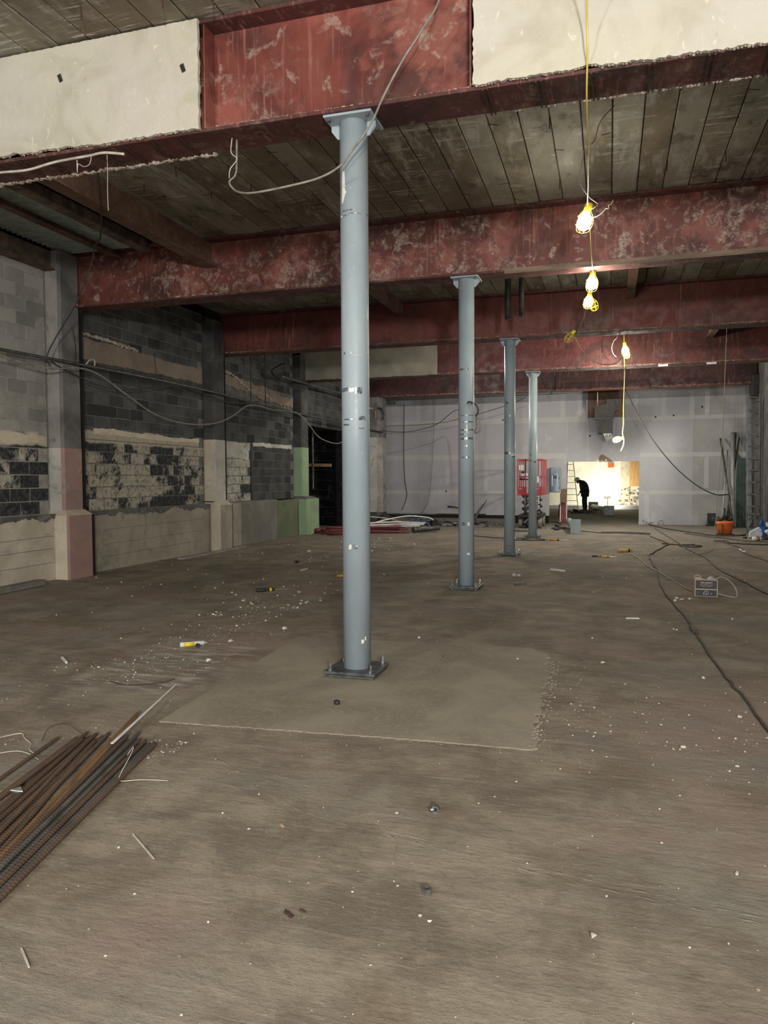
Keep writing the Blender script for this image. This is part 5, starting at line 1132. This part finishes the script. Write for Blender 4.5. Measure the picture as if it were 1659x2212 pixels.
def ring(cx, cz, rx, rz, w_, y=-.0042, n=20):
    V = []; 
    for k in range(n):
        a = 2*math.pi*k/n; V += [(cx+rx*math.cos(a), y, cz+rz*math.sin(a)), (cx+(rx-w_)*math.cos(a), y, cz+(rz-w_)*math.sin(a))]
    q.add(V, [(2*k, (2*k+2) % (2*n), (2*k+3) % (2*n), 2*k+1) for k in range(n)])
ring(0, .152, .075, .014, .002); ring(-.03, .140, .02, .008, .0015); ring(.03, .140, .02, .008, .0015)
q.obox((-.018, -.004, .148), (0, -.004, .170), .001, .002).obox((.018, -.004, .148), (0, -.004, .170), .001, .002)
q.box(-.062, -.052, -.0045, -.004, .152, .158).box(.055, .065, -.0045, -.004, .150, .156); q.build('printed_emblem', M['boxink'], up_)
q = MB(); ring(0, .055, .028, .024, .003)
for x, z, a_, b_ in ((-.10, .052, .02, .004), (-.035, .040, .014, .006), (.0, .035, .022, .006), (.03, .038, .012, .008), (.06, .044, .022, .005), (.10, .036, .018, .008), (-.07, .048, .008, .003), (.0, .058, .010, .008)):
    q.rock((x, -.0035, z), a_/1.6, (1, .05, b_/a_*2))
q.build('printed_picture', M['white'], lo_)
MB().rock((.055, .08, .235), .045, (1.3, .8, .7)).rock((.10, .07, .225), .03).build('clear_wrap', M['clearbag'], e)
cable('cream_cord', [(3.24, 4.93, .22), (3.30, 4.95, .25), (3.37, 4.95, .24), (3.45, 4.93, .17), (3.49, 4.92, .10), (3.50, 4.9, .02), (3.46, 4.85, .012), (3.36, 4.82, .03), (3.27, 4.83, .05)], .005, 'cablewhite', 'cream cord looping out of the cardboard box', 'cord')
cable('cream_cord', [(2.99, 5.0, .2), (3.0, 5.0, .25), (3.04, 5.0, .262), (3.08, 5.0, .235), (3.08, 5.0, .2)], .005, 'cablewhite', 'small cream cord loop at the back left of the box', 'cord')

# ---- rebar pile
LR = 3.3
def rebar_mesh(name, mat, r_=.0105, n=8, L=LR, pitch=.021):
    V = []; k = int(L/pitch)
    for i in range(k):
        for (dy, rr) in ((0, r_), (pitch*.35, r_), (pitch*.5, r_*1.17), (pitch*.75, r_*1.17)):
            for j in range(n):
                a = 2*math.pi*j/n; V.append((rr*math.cos(a), i*pitch+dy+.25*pitch*math.sin(a), rr*math.sin(a)))
    m_ = k*4
    Fc = [(i*n+j, (i+1)*n+j, (i+1)*n+(j+1) % n, i*n+(j+1) % n) for i in range(m_-1) for j in range(n)]
    Fc += [tuple(range(n)), tuple(reversed([(m_-1)*n+j for j in range(n)]))]
    return MB().add(V, Fc).mesh(name, mat, True)
rm = {k: rebar_mesh('rebar', M[k]) for k in ('rebar', 'rebar_rust', 'rebar_grey')}
def bar(end, far, z, kind, label, group=None):
    e_ = Vector((end[0], end[1])); f_ = Vector((far[0], far[1])); d = (f_-e_).normalized()
    o = inst('rebar', rm[kind], (end[0], end[1], z)); o.rotation_euler = (0, R.uniform(0, 6), 0)
    o.rotation_euler = (0, 0, math.atan2(-d.x, d.y)); return tag(o, label, 'rebar', group)
ORD = ['first', 'second', 'third', 'fourth', 'fifth', 'sixth', 'seventh', 'eighth', 'ninth', 'tenth', 'eleventh', 'twelfth', 'thirteenth']
gl = 'half-hidden brown reinforcing bar in the lower layer of the pile'
ends = [(-1.106, -1.871), (-1.085, -1.865), (-1.066, -1.86), (-1.04, -1.866), (-1.02, -1.864), (-.995, -1.84), (-.977, -1.835), (-.956, -1.828)]
for i, en in enumerate(ends):
    t = i/7
    f = (-.93+.40*t, -2.70-.42*t)
    bar(en, f, .012+(.021 if i % 3 == 1 else 0), 'rebar', 'brown rebar, its end %s from the left in the upper half of the pile' % ORD[i], 'brown bars of the rebar pile')
for i in range(7):
    t = i/6; f = (-.90+.42*t, -2.73-.42*t); en = (-1.09+.14*t, -1.95-.02*t)
    bar(en, f, .012 if i % 2 else .031, 'rebar', gl, 'brown bars of the rebar pile')
bar((-.984, -1.50), (-.40, -3.26), .052, 'rebar_rust', 'orange rusted bar lying on top, longest of the pile')
bar((-.955, -1.56), (-.365, -3.29), .046, 'rebar_rust', 'second orange-brown bar lying on top beside the longest one')
gg = 'dark grey reinforcing bar in the lower right half of the pile'
for i in range(13):
    t = i/12; en = (-.85+.24*t, -1.85-.02*t+R.uniform(-.03, .03)); f = (-.42+.19*t, -3.24-.195*t)
    bar(en, f, .012+(.02 if i % 2 and i < 11 else 0)+(.018 if i in (3, 5) else 0), 'rebar_grey' if i % 3 else 'rebar', 'dark rebar %s from the left in the lower right half of the pile' % ORD[i], 'grey bars of the rebar pile')
bar((-1.198, -1.98), (-1.05, -2.60), .030, 'rebar', 'single brown bar lying apart left of the rebar pile')
add('white_lath', MB().add([(-.004, 0, 0), (.004, 0, 0), (0, 0, .006), (-.013, 1.36, 0), (.013, 1.36, 0), (0, 1.36, .008)], [(0, 1, 2), (5, 4, 3), (0, 3, 4, 1), (1, 4, 5, 2), (2, 5, 3, 0)]), M['white'], 'white plastic corner strip sticking out of the rebar pile', 'strip')
o = bpy.data.objects['white_lath']; o.location = (-1.185, -.735, .02); o.rotation_euler = (.025, 0, math.atan2(-.41, -1.34))
cable('straw_twine', [(-1.6, -2.05, .01), (-1.5, -1.95, .02), (-1.42, -2.0, .015), (-1.32, -2.06, .01), (-1.25, -2.15, .015), (-1.15, -2.2, .01)], .0026, 'cablewhite', 'frayed straw-coloured twine left of the rebar pile', 'twine')
cable('straw_twine', [(-1.4, -2.25, .01), (-1.3, -2.2, .02), (-1.2, -2.2, .012), (-1.1, -2.25, .01)], .0022, 'cablewhite', 'second loop of frayed twine left of the rebar pile', 'twine')
cable('tie_wire', [(-1.28, -2.02, .02), (-1.34, -1.88, .05), (-1.28, -1.80, .05), (-1.2, -1.82, .03), (-1.1, -1.87, .02)], .0022, 'rustwire', 'rusty tie wire arching behind the rebar ends', 'wire')
cable('tie_wire', [(-.60, -2.15, .05), (-.56, -2.15, .10), (-.53, -2.22, .08), (-.50, -2.35, .03), (-.48, -2.38, .01), (-.38, -2.33, .008), (-.25, -2.3, .005)], .0022, 'palewire', 'pale tie wire curling over the right side of the rebar', 'wire')
add('metal_scrap', MB().prism([(-.03, -.01), (.03, -.015), (.012, .02)], 0, .006).prism([(-.03, -.01), (.03, -.015), (.0, -.03)], 0, .004), M['galv'], 'small triangular metal scrap lying on the rebar', 'scrap')
bpy.data.objects['metal_scrap'].location = (-.83, -2.70, .052); bpy.data.objects['metal_scrap'].rotation_euler = (.3, .2, .6)
